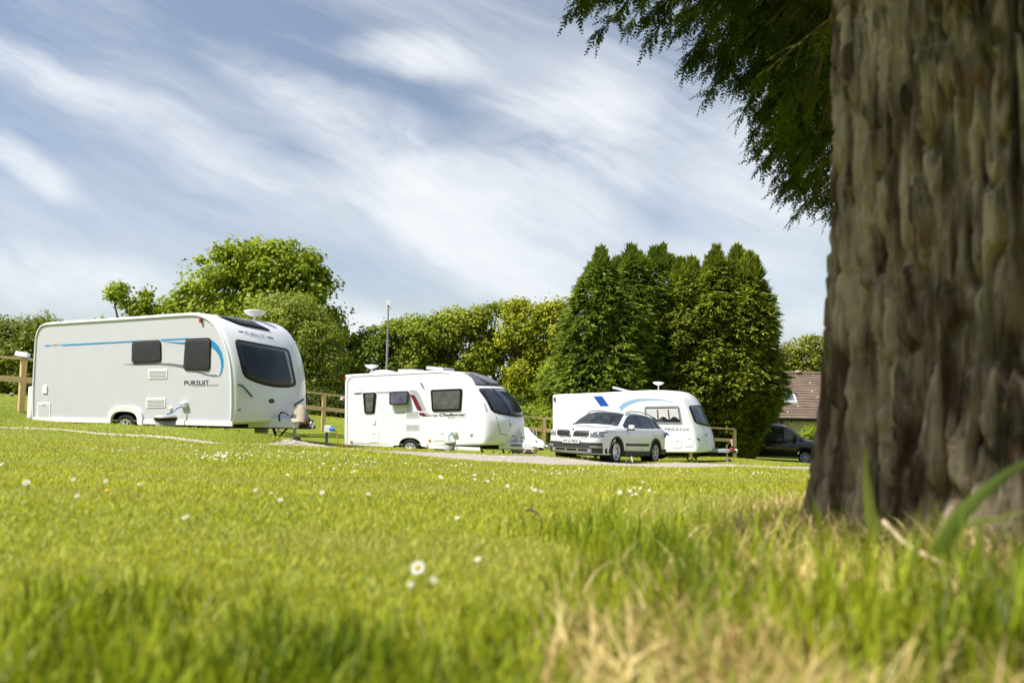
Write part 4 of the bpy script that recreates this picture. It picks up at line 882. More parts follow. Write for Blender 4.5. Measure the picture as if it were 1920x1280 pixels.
        m = MB(); m.box((xf-1.60, s_*.985, .965), (.12,.20,.03), bev=.01); m.tube([(xf-1.6, s_*.86, .99), (xf-1.6, s_*.95, .98)], .02, 6); m.build('mirror_base', BLACK(), mi)
        for hx in (2.42, 3.32): m = MB(); m.box((xf-hx, s_*.922, .895), (.19,.022,.03), bev=.008); m.build('door_handle', paint, root)
        for hx in (1.50, 2.55, 3.45): m = MB(); m.tube([(xf-hx, s_*.912, .33), (xf-hx-.01, s_*.915, .6), (xf-hx-.02, s_*.908, .90)], .0035, 4); m.build('door_gap', DKTXT(), root)
        m = MB(); m.box((xf-4.44, s_*.84, .87), (.24,.05,.15), Matrix.Rotation(radians(s_*22),3,'Z'), bev=.015); m.build('tail_lamp', mat('red_lens', (.35,.015,.02), .2, coat=.5), root)
        for hb in d['hubs']: add_wheel(root, (xf-hb, s_*.80, .33), .335, .215, s_, 5 if True else 5, rim_r=.225)
    m = MB(); m.box((xf-2.33, 0, .27), (3.9, 1.45, .14)); m.build('underbody', UNDER(), root)
    for hb in d['hubs']:
        for s_ in (-1, 1):
            m = MB(); m.lathe((xf-hb, s_*.55, .33), [(.001,0),(.375,0),(.38,.26)], 24, Vector((0, s_, 0))); m.build('wheel_well', UNDER(), root)
    m = MB(); m.cyl((xf-1.66,.46,1.15),(xf-1.665,.46,1.152),.04,14); 
    p = Vector((xf-1.42, .52, 1.125)); m = MB(); m.lathe(p, [(.05,0),(.05,.004),(.001,.005)], 16, Vector((.5,0,.86))); m.build('windscreen_disc', mat('orange_paper', (.65,.28,.05), .7), root)
    p = Vector((xf-1.34, .50, 1.085)); m = MB(); m.lathe(p, [(.045,0),(.045,.004),(.001,.005)], 16, Vector((.5,0,.86))); m.build('windscreen_disc', mat('white_paper', (.7,.72,.75), .7), root)
    return root
estate_car()
def black_van():
    t = Vector((.93, -.37, 0)).normalized(); c = Vector((13.45, 38.5, 0)); c.z = -3.22+CAMZ
    root = empty('passenger_van', c, atan2(t.y, t.x)); tag(root, 'black passenger van parked in front of the house by the conifers', 'van')
    xf = 2.45; d = dict(L=4.9, xf=xf, R=.40, hz=.34, hubs=[.92, 3.95], cuts=[.95,1.9,2.0,2.95,3.05,4.3],
        w=[(0,.60),(.06,.76),(.2,.86),(.6,.93),(1.2,.95),(4.0,.95),(4.8,.92),(4.9,.88)],
        zt=[(0,.85),(.1,.98),(.4,1.12),(.95,1.24),(1.3,1.50),(1.75,1.82),(2.1,1.93),(3,1.96),(4.6,1.95),(4.85,1.88),(4.9,1.7)],
        zb=[(0,.76),(.1,.88),(.5,1.0),(1.0,1.08),(1.8,1.12),(4.8,1.12),(4.9,1.1)],
        zr=[(0,.8),(.1,.92),(.5,1.04),(.95,1.13),(1.35,1.42),(1.8,1.72),(2.1,1.80),(3,1.84),(4.7,1.82),(4.9,1.6)],
        yr=[(0,.52),(.1,.70),(.6,.82),(1.2,.84),(1.8,.80),(2.2,.78),(4.8,.78),(4.9,.76)],
        zl=[(0,.28),(.5,.26),(4.4,.27),(4.9,.33)], side=[(1.15,1.93),(2.02,2.98),(3.08,4.4)], pil=(1.1,4.5), ws=(.98,1.82), rw=None, wsm=pane('van_glass', (.06,.075,.07), .3))
    paint = mat('black_car_paint', (.012,.010,.014), .18, 0, .1, 3, coat=.9); loft_car(root, d, paint, pane('van_glass', (.06,.075,.07), .3), BLACK())
    for s_ in (-1, 1):
        for hb in d['hubs']: add_wheel(root, (xf-hb, s_*.84, .34), .34, .21, s_, 8, rim_r=.235)
        m = MB(); m.box((xf-1.42, s_*1.06, 1.16), (.12,.18,.22), bev=.04); m.build('door_mirror', BLACK(), root)
        m = MB(); m.tube([(xf-.75, s_*.955, .84), (xf-1.6, s_*.965, .93), (xf-2.6, s_*.967, .99), (xf-4.6, s_*.955, 1.0)], [.003,.012,.014,.012], 4); m.build('body_line_reflection', mat('grey_reflection_strip', (.16,.16,.15), .3, .3), root)  # tapered grey strip, a reflection along the side put in as colour
        m = MB(); m.box((xf-2.45, s_*.955, .33), (2.5,.02,.04)); m.build('sill_strip', CHROME(), root)
        m = MB(); m.box((xf-2.1, s_*.962, .98), (.16,.02,.03), bev=.006); m.build('door_handle', BLACK(), root)
        m = MB(); m.tube([(xf-1.98, s_*.957, .35), (xf-1.98, s_*.962, 1.08)], .005, 4); m.build('door_gap', DKTXT(), root)
        m = MB(); m.box((xf-.22, s_*.82, .84), (.30,.10,.15), Matrix.Rotation(radians(s_*-24),3,'Z'), bev=.03); m.build('headlight', mat('headlight_lens', (.22,.24,.26)), root)
    m = MB(); m.box((xf-2.45, 0, .32), (4.3, 1.5, .14)); m.build('underbody', UNDER(), root)
    m = MB(); m.box((xf-2.2, .55, 1.975), (.05,.05,.12), bev=.01); m.build('roof_aerial', TRIM(), root)
    m = MB(); m.box((xf-2.6, -.72, 1.93), (1.9,.03,.03)); m.box((xf-2.6, .72, 1.93), (1.9,.03,.03)); m.build('roof_rail', mat('satin_rail', (.30,.31,.32)), root)
    m = MB(); m.box((xf-2.05, -.35, 1.05), (.14,.5,.7), bev=.06); m.build('seat', mat('grey_seat_cloth', (.10,.10,.105)), root)
black_van()
# ================================================================ fence
WOOD = lambda: mat('pale_new_timber', (.64,.47,.23), .75, 0, .15, 3, col2=(.50,.34,.14), bump=.3, bscale=14, stretch=(6,6,.7))
RAILM = lambda: mat('pale_rail_timber', (.66,.50,.27), .75, 0, .15, 3, col2=(.53,.38,.18), bump=.3, bscale=14, stretch=(1,6,6))
def fence():
    K = []
    for px, py, D, h in FP: p = P(px, py, D); K.append((p.x, p.y, p.z, h))
    posts = []
    for i in range(len(K)-1):
        a, b = K[i], K[i+1]; n = {0:1, 1:5, 2:4, 3:4}[i]
        for k in range(n): t = k/n; posts.append([a[q]*(1-t)+b[q]*t for q in range(4)])
    posts.append(list(K[-1]))
    vis = {0, 1, 6, 10, 14}
    labels = ['fence of new timber posts and rails running behind the three caravans']
    root = empty('timber_fence', (posts[6][0], posts[6][1], g1(posts[6][0], posts[6][1]))); tag(root, labels[0], 'fence'); O = root.location
    for i, (x, y, z, h) in enumerate(posts):
        if i not in (0,1,6,10,14): z = z-.0
        m = MB(); j = i+1 if i < len(posts)-1 else i-1; a = atan2(posts[j][1]-y, posts[j][0]-x)
        zb = min(z-h, g1(x, y)-.1)-.05; m.box(Vector((x, y, (z+zb)/2-.02))-O, (.125,.125,z-zb-.04), Matrix.Rotation(a, 3, 'Z'), bev=.006); m.build('post', WOOD(), root)
    for i in range(len(posts)-1):
        a, b = Vector(posts[i][:3]), Vector(posts[i+1][:3]); ha, hb = posts[i][3], posts[i+1][3]; d = (b-a); L = d.length
        R = d.to_track_quat('X', 'Z').to_matrix(); c = (a+b)/2
        m = MB(); m.box(c-O+Vector((0,0,-.005)), (L+.0,.13,.055), R, bev=.008); m.build('top_rail', RAILM(), root)
        dn = Vector((0,0,1)); off = Vector((d.y, -d.x, 0)).normalized()*.0
        m = MB(); m.box((a+b)/2-O-dn*(.40*(ha+hb)/2)+off, (L-.12,.06,.14), R, bev=.008); m.build('middle_rail', RAILM(), root)
    return root
fence()
# ================================================================ small things on the pitches
def small_things():
    # white box on the fence
    p = P(42, 667, 18.7); m = MB(); R = Matrix.Rotation(radians(8), 3, 'Y')@Matrix.Rotation(radians(-14), 3, 'X'); m.box((p.x, p.y, p.z+.03), (.31,.13,.12), R, bev=.012)
    e = empty('electric_box', (p.x, p.y, p.z)); tag(e, 'white plastic box tilted on the fence rail, left of the largest caravan', 'box')
    m.v = [v-e.location for v in m.v]; m.build('lid', TRIM(), e); m = MB(); m.box((.05, .02, -.05), (.24,.10,.06), R, bev=.01); m.build('base', mat('light_grey_plastic', (.42,.42,.40)), e)
    # hook-up post
    D = 20.0; b = ground_hit(612, 836, 10, 30); D = b.y; t = P(614, 805.5, D); h = t.z-b.z
    e = empty('hookup_post', b); tag(e, 'low dark post with white electric socket and blue plug beside the gravel', 'electric post')
    m = MB(); m.box((0,0,h/2), (.05,.05,h), bev=.006); m.build('post', mat('dark_slate_plastic', (.03,.05,.06), .5), e)
    m = MB(); m.box((.02,-.01,h+.02), (.13,.10,.14), bev=.012); m.build('socket_box', TRIM(), e)
    m = MB(); m.tube([(.07,-.03,h+.03), (.12,-.05,h+.02), (.17,-.06,h-.005)], [.04,.045,.03], 10); m.build('plug', mat('plug_blue', (.02,.22,.62), .4), e)
    m = MB(); m.tube([(.17,-.06,h), (.22,-.06,h-.05), (.235,-.05,h-.2), (.24,-.04,.02), (.5,.1,.02)], .011, 8); m.build('cable', mat('orange_cable', (.62,.30,.08), .5), e)
    # bollard left
    b = ground_hit(21, 765, 15, 40); D = b.y; t = P(21, 739, 21); m = MB(); x = P(21,765,21); zg = g1(x.x, 21)
    m.lathe((x.x, 21, zg), [(.001,0),(.05,0),(.05,t.z-zg),(.058,t.z-zg+.01),(.05,t.z-zg+.04),(.001,t.z-zg+.05)], 16); o = m.build('bollard', mat('light_grey_plastic', (.42,.42,.40))); tag(o, 'slim grey bollard behind the fence at the far left', 'bollard')
    # brown board fence far left
    A = P(-120, 738, 26); B = P(90, 744, 27); e = empty('board_fence', (A.x, A.y, g1(A.x, A.y))); tag(e, 'dark brown vertical board fence behind the left end of the timber fence', 'fence'); m = MB()
    for k in range(34):
        t = k/33; q = A.lerp(B, t); zg = g1(q.x, q.y)-.1; m.box(Vector((q.x, q.y, (zg+q.z)/2))-e.location, (.12,.025,q.z-zg), bev=0)
    m.build('boards', mat('brown_stained_boards', (.07,.035,.02), .8, 0, .2, 4), e); m = MB(); m.tube([A-e.location, B-e.location], .03, 6); m.build('capping', mat('brown_stained_boards', (.07,.035,.02)), e)
    # red and white lamp bracket left of the middle caravan
    p = P(643.5, 746.8, 25.4); e = empty('road_light_board', (p.x, p.y, p.z)); tag(e, 'small white lamp board with red lens hanging behind the rear corner of the middle caravan', 'lamp board')
    m = MB(); m.prism([(-.09,0,.05),(.10,0,.06),(.10,0,-.05),(-.11,0,-.05)], (0,.03,0)); m.build('board', TRIM(), e); m = MB(); m.lathe((.03,-.001,0), [(.05,0),(.045,.02),(.001,.03)], 14, Vector((0,-1,0))); m.build('lens', RED(), e)
    m = MB(); m.tube([(.10,.015,0),(.3,.02,0),(.55,-.05,-.02)], .012, 6); m.build('arm', BLACK(), e)
    # antenna mast
    D = 27.3; t = P(728.5, 563, D); b = P(725, 697, D); zg = g1(b.x, D); e = empty('antenna_mast', (b.x, D, zg)); tag(e, 'tall slim grey mast with a white panel antenna on top, rising behind the middle caravan', 'antenna')
    lean = (t.x-b.x)*(t.z-zg)/(t.z-b.z)*1.0; H = t.z-zg; X = lambda z: (t.x-b.x)*z/(t.z-b.z)-(t.x-b.x)*(b.z-zg)/(t.z-b.z)
    m = MB(); m.tube([(X(0),0,0), (X(H*.72),0,H*.72)], .042, 10); m.tube([(X(H*.70),0,H*.70), (X(H-.3),0,H-.3)], .028, 10); m.lathe((X(H*.71),0,H*.71), [(.05,-.03),(.055,0),(.05,.03)], 12); m.build('pole', ZINC(), e)
    m = MB(); m.box((X(H)+.01,-.05,H-.16), (.19,.04,.33), bev=.012); m.build('panel_antenna', TRIM(), e); m = MB(); m.box((X(H),-.085,H-.22), (.07,.03,.07), bev=.01); m.build('clamp', mat('rust_clamp', (.25,.09,.04), .7), e)
    # windbreak with poles
    D = 27.2; m = MB(); bl = mat('windbreak_blue', (.05,.25,.62), .7, 0, .04, 6); yl = mat('windbreak_yellow', (.80,.65,.12), .7, 0, .04, 6)
    a = P(988, 810, D); b = P(1007.6, 810, D); zg = g1(a.x, D); e = empty('windbreak', (a.x, D, zg)); tag(e, 'blue and yellow striped windbreak on wooden poles behind the white hitch sheet', 'windbreak')
    zt = a.z; z0 = P(1000, 850, D).z; n = 12
    for i, (f0, f1, mm) in enumerate([(0,.13,bl),(.13,.19,yl),(.19,.30,bl),(.30,.40,mat('windbreak_white',(.7,.7,.72),.7)),(.40,.55,bl),(.55,.62,yl),(.62,.8,bl),(.8,1,mat('windbreak_pink',(.65,.42,.40),.7))]):
        vs = []
        for k in range(n+1):
            x = -.25+(b.x-a.x+.25)*k/n; y = .05*sin(k*1.1)
            for f in (f0, f1): vs.append((x, y, (zt-zg)*(1-f)+(max(z0-zg, .02))*f))
        m = MB(); m.add(vs+[(v[0], v[1]+.006, v[2]) for v in vs], [(2*k, 2*k+1, 2*k+3, 2*k+2) for k in range(n)]+[(2*n+2+2*k, 2*n+2+2*k+1, 2*n+2+2*k+3, 2*n+2+2*k+2) for k in range(n)], True); m.build('cloth_stripe', mm, e)
    for px, d_ in ((1000.5, 0), (1006, 0)):
        q = P(px, 802.5, D-.03); m = MB(); m.cyl((q.x-a.x, -.04, 0), (q.x-a.x, -.04, q.z-zg), .022, 8); m.build('pole', WOOD(), e)
    # folded blue windbreak + red cool box low between hitch legs
    D = 24.3; q = P(970, 843, D); m = MB(); zg = g1(q.x, D); e = empty('windbreak', (q.x, D, zg)); tag(e, 'rolled out blue and yellow windbreak low under the drawbar of the middle caravan', 'windbreak')
    z1 = P(970, 838, D).z-zg; z1 = max(z1, .16)
    m = MB(); m.box((0,0,z1*.32), (.36,.03,z1*.64), bev=.008); m.build('lower_stripe', mat('windbreak_blue', (.05,.25,.62)), e); m = MB(); m.box((.02,0,z1*.74), (.38,.032,z1*.2), bev=.008); m.build('middle_stripe', mat('windbreak_yellow', (.8,.65,.12)), e); m = MB(); m.box((0,0,z1*.94), (.36,.03,z1*.18), bev=.008); m.build('upper_stripe', mat('windbreak_blue', (.05,.25,.62)), e)
    D = 25; q = P(991, 846, D); zg = g1(q.x, D); e = empty('tool_box', (q.x, D, zg)); tag(e, 'small red and black tool box on the grass under the middle caravan hitch', 'tool box')
    m = MB(); m.box((0,0,.10), (.30,.16,.13), bev=.02); m.build('body', RED(), e); m = MB(); m.box((0,0,.19), (.32,.18,.05), bev=.015); m.tube([(-.08,0,.21),(-.07,0,.26),(.07,0,.26),(.08,0,.21)], .012, 6); m.build('lid', BLACK(), e)
    # folding white chairs on the grass seen under the car
    for i, (px, D, lab) in enumerate([(1097,26.4,'white folding garden chair seen under the front half of the car'),(1163,26.0,'white folding garden chair seen under the car just behind its front wheel'),(1196,26.6,'white folding garden chair seen under the car ahead of its rear wheel')]):
        q = P(px, 858, D); zg = g1(q.x, D); e = empty('folding_chair', (q.x, D, zg), .4+.7*i); tag(e, lab, 'chair', 'white folding chairs by the far caravan'); w = TRIM()
        for s_ in (-.22, .22):
            m = MB(); m.tube([(-.2,s_,0),(.18,s_,.44)], .013, 6); m.build('leg', w, e); m = MB(); m.tube([(.22,s_,0),(-.2,s_,.46),(-.32,s_,.9)], .013, 6); m.build('leg', w, e)
        m = MB(); m.box((0,0,.44), (.42,.44,.025), bev=.008); m.build('seat', w, e); m = MB(); m.box((-.27,0,.72), (.025,.44,.30), Matrix.Rotation(radians(-16),3,'Y'), bev=.008); m.build('backrest', w, e)
    # bird
    p = P(345.5, 488, 60); e = MB(); s_ = .55
    e.lathe(p+Vector((-.16*s_,0,0)), [(.001,-.25*s_),(.05*s_,-.18*s_),(.085*s_,0),(.06*s_,.2*s_),(.03*s_,.3*s_),(.05*s_,.45*s_),(.001,.47*s_)], 10, Vector((-1,.2,.05)))
    bd = e.build('bird', mat('dark_plumage', (.03,.03,.035), .8)); tag(bd, 'small dark bird flying in the sky above the largest caravan', 'bird')
    for sg in (-1, 1):
        e = MB(); q = [p, p+Vector((.14*s_,0,.02)), p+Vector((.35*s_+.05*sg, sg*.45*s_, .22*s_ if sg > 0 else .30*s_)), p+Vector((.02, sg*.22*s_, .24*s_ if sg > 0 else .12*s_))]; e.prism(q, (0,0,.015)); e.build('wing', mat('dark_plumage', (.03,.03,.035)), bd)
small_things()
# ================================================================ house
def house():
    t = Vector((.985, -.17, 0)).normalized(); n = Vector((-t.y, t.x, 0)); ev = P(1437, 780, 45.5); O = Vector((ev.x, ev.y, 0)); O.z = -3.42+CAMZ; O0 = O-t*1.6
    root = empty('house', O0, atan2(t.y, t.x)); tag(root, 'cream bungalow with brown tiled roof and rooflight behind the conifers at right', 'house')
    L = 16; Dp = 8.2; he = ev.z-O.z; rg = P(1480, 701, 49.5).z-O.z; yr = Dp/2; cream = mat('cream_render', (.60,.57,.42), .9, 0, .06, 3, bump=.2, bscale=80)
    m = MB(); door = (1.55, 2.6, 2.1)
    x0, x1, dh = door
    m.box((x0/2, .12, he/2), (x0, .24, he)); m.box(((x1+L)/2, .12, he/2), (L-x1, .24, he)); m.box(((x0+x1)/2, .12, (dh+he)/2), (x1-x0, .24, he-dh)); m.box((L/2, Dp-.12, he/2), (L, .24, he))
    for x in (.12, L-.12): m.prism([(x-.12, .24, 0), (x-.12, Dp-.24, 0), (x-.12, Dp-.24, he), (x-.12, yr, rg-.15), (x-.12, .24, he)], (.24, 0, 0))
    w = m.build('wall', cream, root)
    m = MB(); m.box(((x0+x1)/2, .10, dh/2), (x1-x0-.02, .06, dh-.02), bev=.01); m.build('door', mat('dark_brown_door', (.05,.035,.025), .6), root)
    # roof of tile courses, each a real step
    tile = mat('brown_concrete_tiles', (.185,.13,.09), .85, 0, .2, 1.6, col2=(.11,.08,.058), bump=.6, bscale=9); e0 = Vector((0, -.45, he-.10)); r0 = Vector((0, yr, rg)); sl = r0-e0; NR = 17; m = MB(); nn = Vector((0, -sl.z, sl.y)).normalized()
    for k in range(NR):
        for side in (0, 1):
            a = e0+sl*(k/NR); b = e0+sl*((k+1.12)/NR if k < NR-1 else 1.0); q = []
            for p, up in ((a, .055), (b, .012), (b, -.02), (a, -.01)):
                v = p+nn*up; q.append(Vector((-.35, v.y if not side else Dp-v.y, v.z)))
            m.prism(q, (L+.7, 0, 0))
    rf = m.build('roof', tile, root, smooth=False)
    m = MB(); m.tube([(-.37, yr, rg+.04), (L+.37, yr, rg+.04)], .12, 10); m.build('ridge', tile, rf)
    m = MB(); m.box((L/2, -.47, he-.17), (L+.7, .03, .18)); m.build('fascia', mat('dark_fascia', (.03,.03,.035), .5), rf); m = MB(); m.tube([(-.35, -.54, he-.12), (L+.35, -.54, he-.12)], .055, 8); m.build('gutter', BLACK(), rf)
    # lichen / moss dabs are real clumps
    m = MB()
    for k in range(46):
        u = random.random(); v = random.random(); p = e0+sl*v+nn*.05; x = random.uniform(.2, L*.55); m.lathe((x, p.y, p.z), [(.07*random.uniform(.4,1),0),(.05,.02),(.001,.03)], 7, nn)
    m.build('lichen', mat('pale_lichen', (.50,.46,.34), .95), rf)
    # rooflight
    def onroof(px, py):
        r = ray(px, py); M = Matrix((t, n, Vector((0,0,1)))); o = M@(CO-O0); d = M@r; q = (e0-o).dot(nn)/d.dot(nn); return o+d*q
    c = [onroof(1469,736), onroof(1491,735), onroof(1496,757), onroof(1471,757.5)]; c0 = sum(c, Vector())/4
    x0_, x1_ = min(v.x for v in c)+.0, max(v.x for v in c); s0, s1 = [(v-e0).dot(sl.normalized()) for v in (c[2], c[0])]; sd_ = sl.normalized()
    def rp(x, s, up): v = e0+sd_*s+nn*up; return Vector((x, v.y, v.z))
    m = MB(); x1_ -= .12
    fr = [(x0_, x0_+.10, s0, s1), (x1_-.10, x1_, s0, s1), (x0_+.1, x1_-.1, s0, s0+.12), (x0_+.1, x1_-.1, s1-.10, s1)]
    for a, b, p, q in fr: m.prism([rp(a, p, .05), rp(b, p, .05), rp(b, q, .05), rp(a, q, .05)], nn*.09)
    f = m.build('rooflight', mat('white_window_paint', (.66,.66,.63), .5), rf, smooth=False)
    m = MB(); m.prism([rp(x0_+.09, s0+.1, .06), rp(x1_-.09, s0+.1, .06), rp(x1_-.09, s1-.09, .06), rp(x0_+.09, s1-.09, .06)], nn*.035); m.build('pane', pane('rooflight_glass', (.20,.24,.26), 0, .05, .9), f, smooth=False)
    m = MB(); m.prism([rp(x0_-.06, s0-.16, .05), rp(x1_+.06, s0-.16, .05), rp(x1_+.06, s0-.005, .05), rp(x0_-.06, s0-.005, .05)], nn*.03); m.build('flashing', mat('weathered_lead', (.25,.24,.20), .7), f, smooth=False)
    # wall lantern
    q = P(1480.5, 788, 45.8); M = Matrix((t, n, Vector((0,0,1)))); q = M@(q-O0); m = MB(); m.box((q.x, -.02, q.z), (.22,.05,.42), bev=.01); b = m.build('wall_lamp', TRIM(), root)
    m = MB(); m.lathe((q.x, -.10, q.z-.14), [(.001,0),(.05,.02),(.06,.14),(.08,.16),(.02,.24),(.001,.26)], 12); m.build('lantern', BLACK(), b)
    # small ridge vent
    q = P(1494, 700, 49.5); q = M@(q-O0); m = MB(); m.lathe((q.x, yr, rg+.08), [(.22,0),(.24,.06),(.15,.14),(.001,.16)], 14); m.build('ridge_vent', mat('terracotta_cap', (.42,.27,.19), .8), rf)
house()
# ================================================================ trees
def leafmat(name, c, c2, island=.35, trans=.42, scale=.5, rough=.55):
    return mat(name, c, rough, 0, spec=.25, scale=scale, col2=c2, trans=trans, island=island)
def unit(v): return v/np.maximum(np.linalg.norm(v, axis=-1, keepdims=True), 1e-9)
def leaf_quads(C, Nn, size, aspect, rg, axis=None, fold=.0):
    n = len(C); a = axis if axis is not None else rg.normal(size=(n,3)); a = unit(a-(a*Nn).sum(-1, keepdims=True)*Nn) if axis is None else unit(a); b = unit(np.cross(Nn, a))
    s = size*rg.uniform(.65, 1.3, (n,1)); l = a*s*.5; w = b*s*.5*aspect
    V = np.stack([C-l, C+w-l*.1, C+l, C-w-l*.1], 1); return V.reshape(-1,3)
def crown_mesh(name, V, m, parent):
    Fc = np.arange(len(V), dtype=np.int32).reshape(-1,4); return link(name, npme(name, V, Fc), m, parent)
BARK = lambda: mat('grey_brown_bark', (.12,.09,.06), .9, 0, .3, 4, col2=(.055,.04,.03), bump=.8, bscale=12, stretch=(4,4,.8))
def px_lobe(l, D):
    px, py, rx, ry = l[:4]; dz = l[4] if len(l) > 4 else 0; rd = l[5] if len(l) > 5 else None
    c = P(px, py, D+dz); k = (D+dz)/F; return np.array(c), np.array([rx*k, (rd if rd else (rx+ry)*.5*k), ry*k])
def broadleaf(name, label, D, lobes, m, ncl, per, clr, leaf, base_px, stems=1, trunk_r=.22, group=None, cat='tree', seed=1, aspect=.75, inner=.45, spread=1, updown=.3, gap=0):
    rg = np.random.default_rng(seed); L = [px_lobe(l, D) for l in lobes]; bx = P(base_px, 740, D); b = Vector((bx.x, D, g1(bx.x, D)))
    root = empty(name, b); tag(root, label, cat, group); b0 = np.array(b)
    vol = np.array([r[0]*r[2] for c, r in L]); pr = vol/vol.sum(); pick = rg.choice(len(L), ncl, p=pr)
    d = unit(rg.normal(size=(ncl,3))); rr = inner+(1-inner)*rg.random((ncl,1))**.55
    cc = np.array([L[i][0] for i in pick]); R = np.array([L[i][1] for i in pick]); cl = cc+d*R*rr
    keep = cl[:,2] > gh(cl[:,0], cl[:,1])+.15; cl, d, cc = cl[keep], d[keep], cc[keep]
    if gap:
        kn = np.array([mnoise.noise(Vector(p*.55)) for p in cl]); cl, d = cl[kn > gap], d[kn > gap]
    n = len(cl); k = rg.poisson(per, n)+1; idx = np.repeat(np.arange(n), k); N = len(idx); cs = clr*rg.uniform(.6,1.35,(n,1))
    off = rg.normal(size=(N,3))*np.array([.62,.62,.42]); off = off/np.maximum(1, np.linalg.norm(off, axis=1, keepdims=True)/1.5); C = cl[idx]+off*cs[idx]
    nn = unit(d[idx]*.55+off*.5+np.array([0,0,updown+.25])+rg.normal(size=(N,3))*.55)
    V = leaf_quads(C-b0, nn, leaf, aspect, rg); cr_ = crown_mesh('crown', V, m, root)
    mb = MB()
    for s_ in range(stems):
        ox = (s_-(stems-1)/2)*.55; top = L[s_ % len(L)][0]-b0; o = Vector((ox, rg.uniform(-.2,.2), -.1)); tp = Vector(top); pts = []
        for q in range(9):
            t = q/8; p = o.lerp(tp, t)+Vector((.25*sin(t*5+s_*2), .15*cos(t*4+s_), 0))*t; pts.append(p)
        mb.tube(pts, [trunk_r*(1.25-t_/8*.95) if t_ else trunk_r*1.5 for t_ in range(9)], 8)
        for q in range(5):
            l = L[rg.integers(len(L))]; t = rg.uniform(.3,.75); k_ = int(t*8); e = Vector(l[0]-b0)+Vector(rg.normal(size=3)*l[1]*.45); s0 = pts[k_]
            mb.tube([s0, s0.lerp(e, .35)+Vector((0,0,-.1)), s0.lerp(e, .7), e], [trunk_r*.5, trunk_r*.36, trunk_r*.2, .015], 6)
    mb.build('trunk', BARK(), root); return root
G = 'broadleaf trees of the hedgerow behind the caravans'
syc = leafmat('sycamore_leaves', (.36,.44,.020), (.19,.26,.014)); wil = leafmat('willow_leaves', (.36,.42,.055), (.24,.29,.035)); ash = leafmat('hedgerow_leaves', (.33,.40,.030), (.19,.24,.018)); ash2 = leafmat('hedgerow_leaves_dark', (.25,.33,.028), (.13,.18,.015)); ash3 = leafmat('hedgerow_leaves_light', (.40,.45,.04), (.24,.29,.025)); yel = leafmat('yellow_green_leaves', (.42,.45,.02), (.26,.29,.015))
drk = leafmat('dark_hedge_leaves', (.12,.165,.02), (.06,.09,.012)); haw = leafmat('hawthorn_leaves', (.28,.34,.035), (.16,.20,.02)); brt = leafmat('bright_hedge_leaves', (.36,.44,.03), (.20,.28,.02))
broadleaf('sycamore_tree', 'large round sycamore tree rising behind the front of the largest caravan', 46, [(470,560,120,105),(405,585,85,70),(545,540,75,75),(470,500,70,48),(530,500,65,45),(575,560,55,60),(355,600,42,42),(600,620,48,60),(340,575,24,22),(430,620,110,70),(520,620,90,70),(440,490,36,30),(600,520,22,26)],
    syc, 820, 80, .62, .27, 480, 1, .35, G, seed=3, inner=.5, gap=-.22)
broadleaf('willow_tree', 'pale green fine leaved willow in front of the sycamore, right of the largest caravan', 36, [(540,640,85,75),(560,600,55,50),(500,620,60,50),(600,680,55,75),(580,740,60,60),(520,575,30,25),(545,720,60,60),(595,780,50,45)],
    wil, 1150, 46, .36, .155, 560, 2, .16, G, seed=4, aspect=.5, inner=.5)
broadleaf('young_tree', 'small airy tree with gaps above the roof of the largest caravan, left of the sycamore', 40, [(222,545,24,20),(212,553,22,14),(225,575,32,16),(268,560,16,22),(262,580,30,18),(240,590,45,18),(290,582,16,12),(275,545,10,12),(240,610,60,22)],
    syc, 300, 20, .26, .18, 245, 1, .10, G, seed=5, inner=.15, gap=-.15)
broadleaf('hawthorn_bush', 'tall loose hawthorn bush behind the timber fence at the far left', 29, [(30,680,75,70),(-40,660,70,70),(75,660,50,52),(20,640,40,35),(-90,650,60,80),(100,640,35,40),(50,720,80,50),(-10,610,25,18),(75,612,40,22)],
    haw, 1500, 34, .32, .13, 20, 3, .09, 'hedge bushes behind the fence', 'bush', seed=6, aspect=.6, inner=.3)
for k, (px, D, lb, nc, gp_, mm, lab) in enumerate([
    (690, 47, [(690,680,55,60),(668,660,35,32),(705,640,32,30),(720,700,48,60),(655,700,35,60)], 700, -.3, ash2, 'lowest hedgerow tree, left of the antenna mast between the willow and the middle caravan'),
    (775, 48, [(775,650,60,58),(750,630,42,34),(800,625,45,35),(740,670,40,50),(790,700,60,60)], 1000, -.26, ash, 'rounded green hedgerow tree above the rear half of the middle caravan'),
    (865, 49, [(865,640,58,60),(845,612,45,34),(895,608,42,32),(880,680,60,50),(830,670,40,60)], 1000, -.22, ash3, 'green hedgerow tree above the front half of the middle caravan'),
    (935, 50, [(930,625,50,55),(925,595,36,26),(955,650,40,48),(910,670,35,45),(940,715,50,45)], 800, -.13, ash2, 'thin open hedgerow tree with sky showing through, left of the yellow green tree'),
    (985, 48, [(985,610,48,48),(970,585,34,24),(1010,590,38,28),(1000,640,45,45),(960,630,30,40),(990,705,50,50),(1010,745,40,30)], 900, -.17, yel, 'bright yellow green tree on dark stems left of the conifers'),
    (1048, 47, [(1045,600,30,34),(1055,640,32,50),(1035,580,22,18)], 300, -.2, yel, 'golden tinged tree partly hidden by the leftmost conifer')]):
    broadleaf('hedgerow_tree', lab, D, lb, mm, nc, 30, .42, .20, px, 3, .13, G, seed=20+k, inner=.35, gap=gp_)
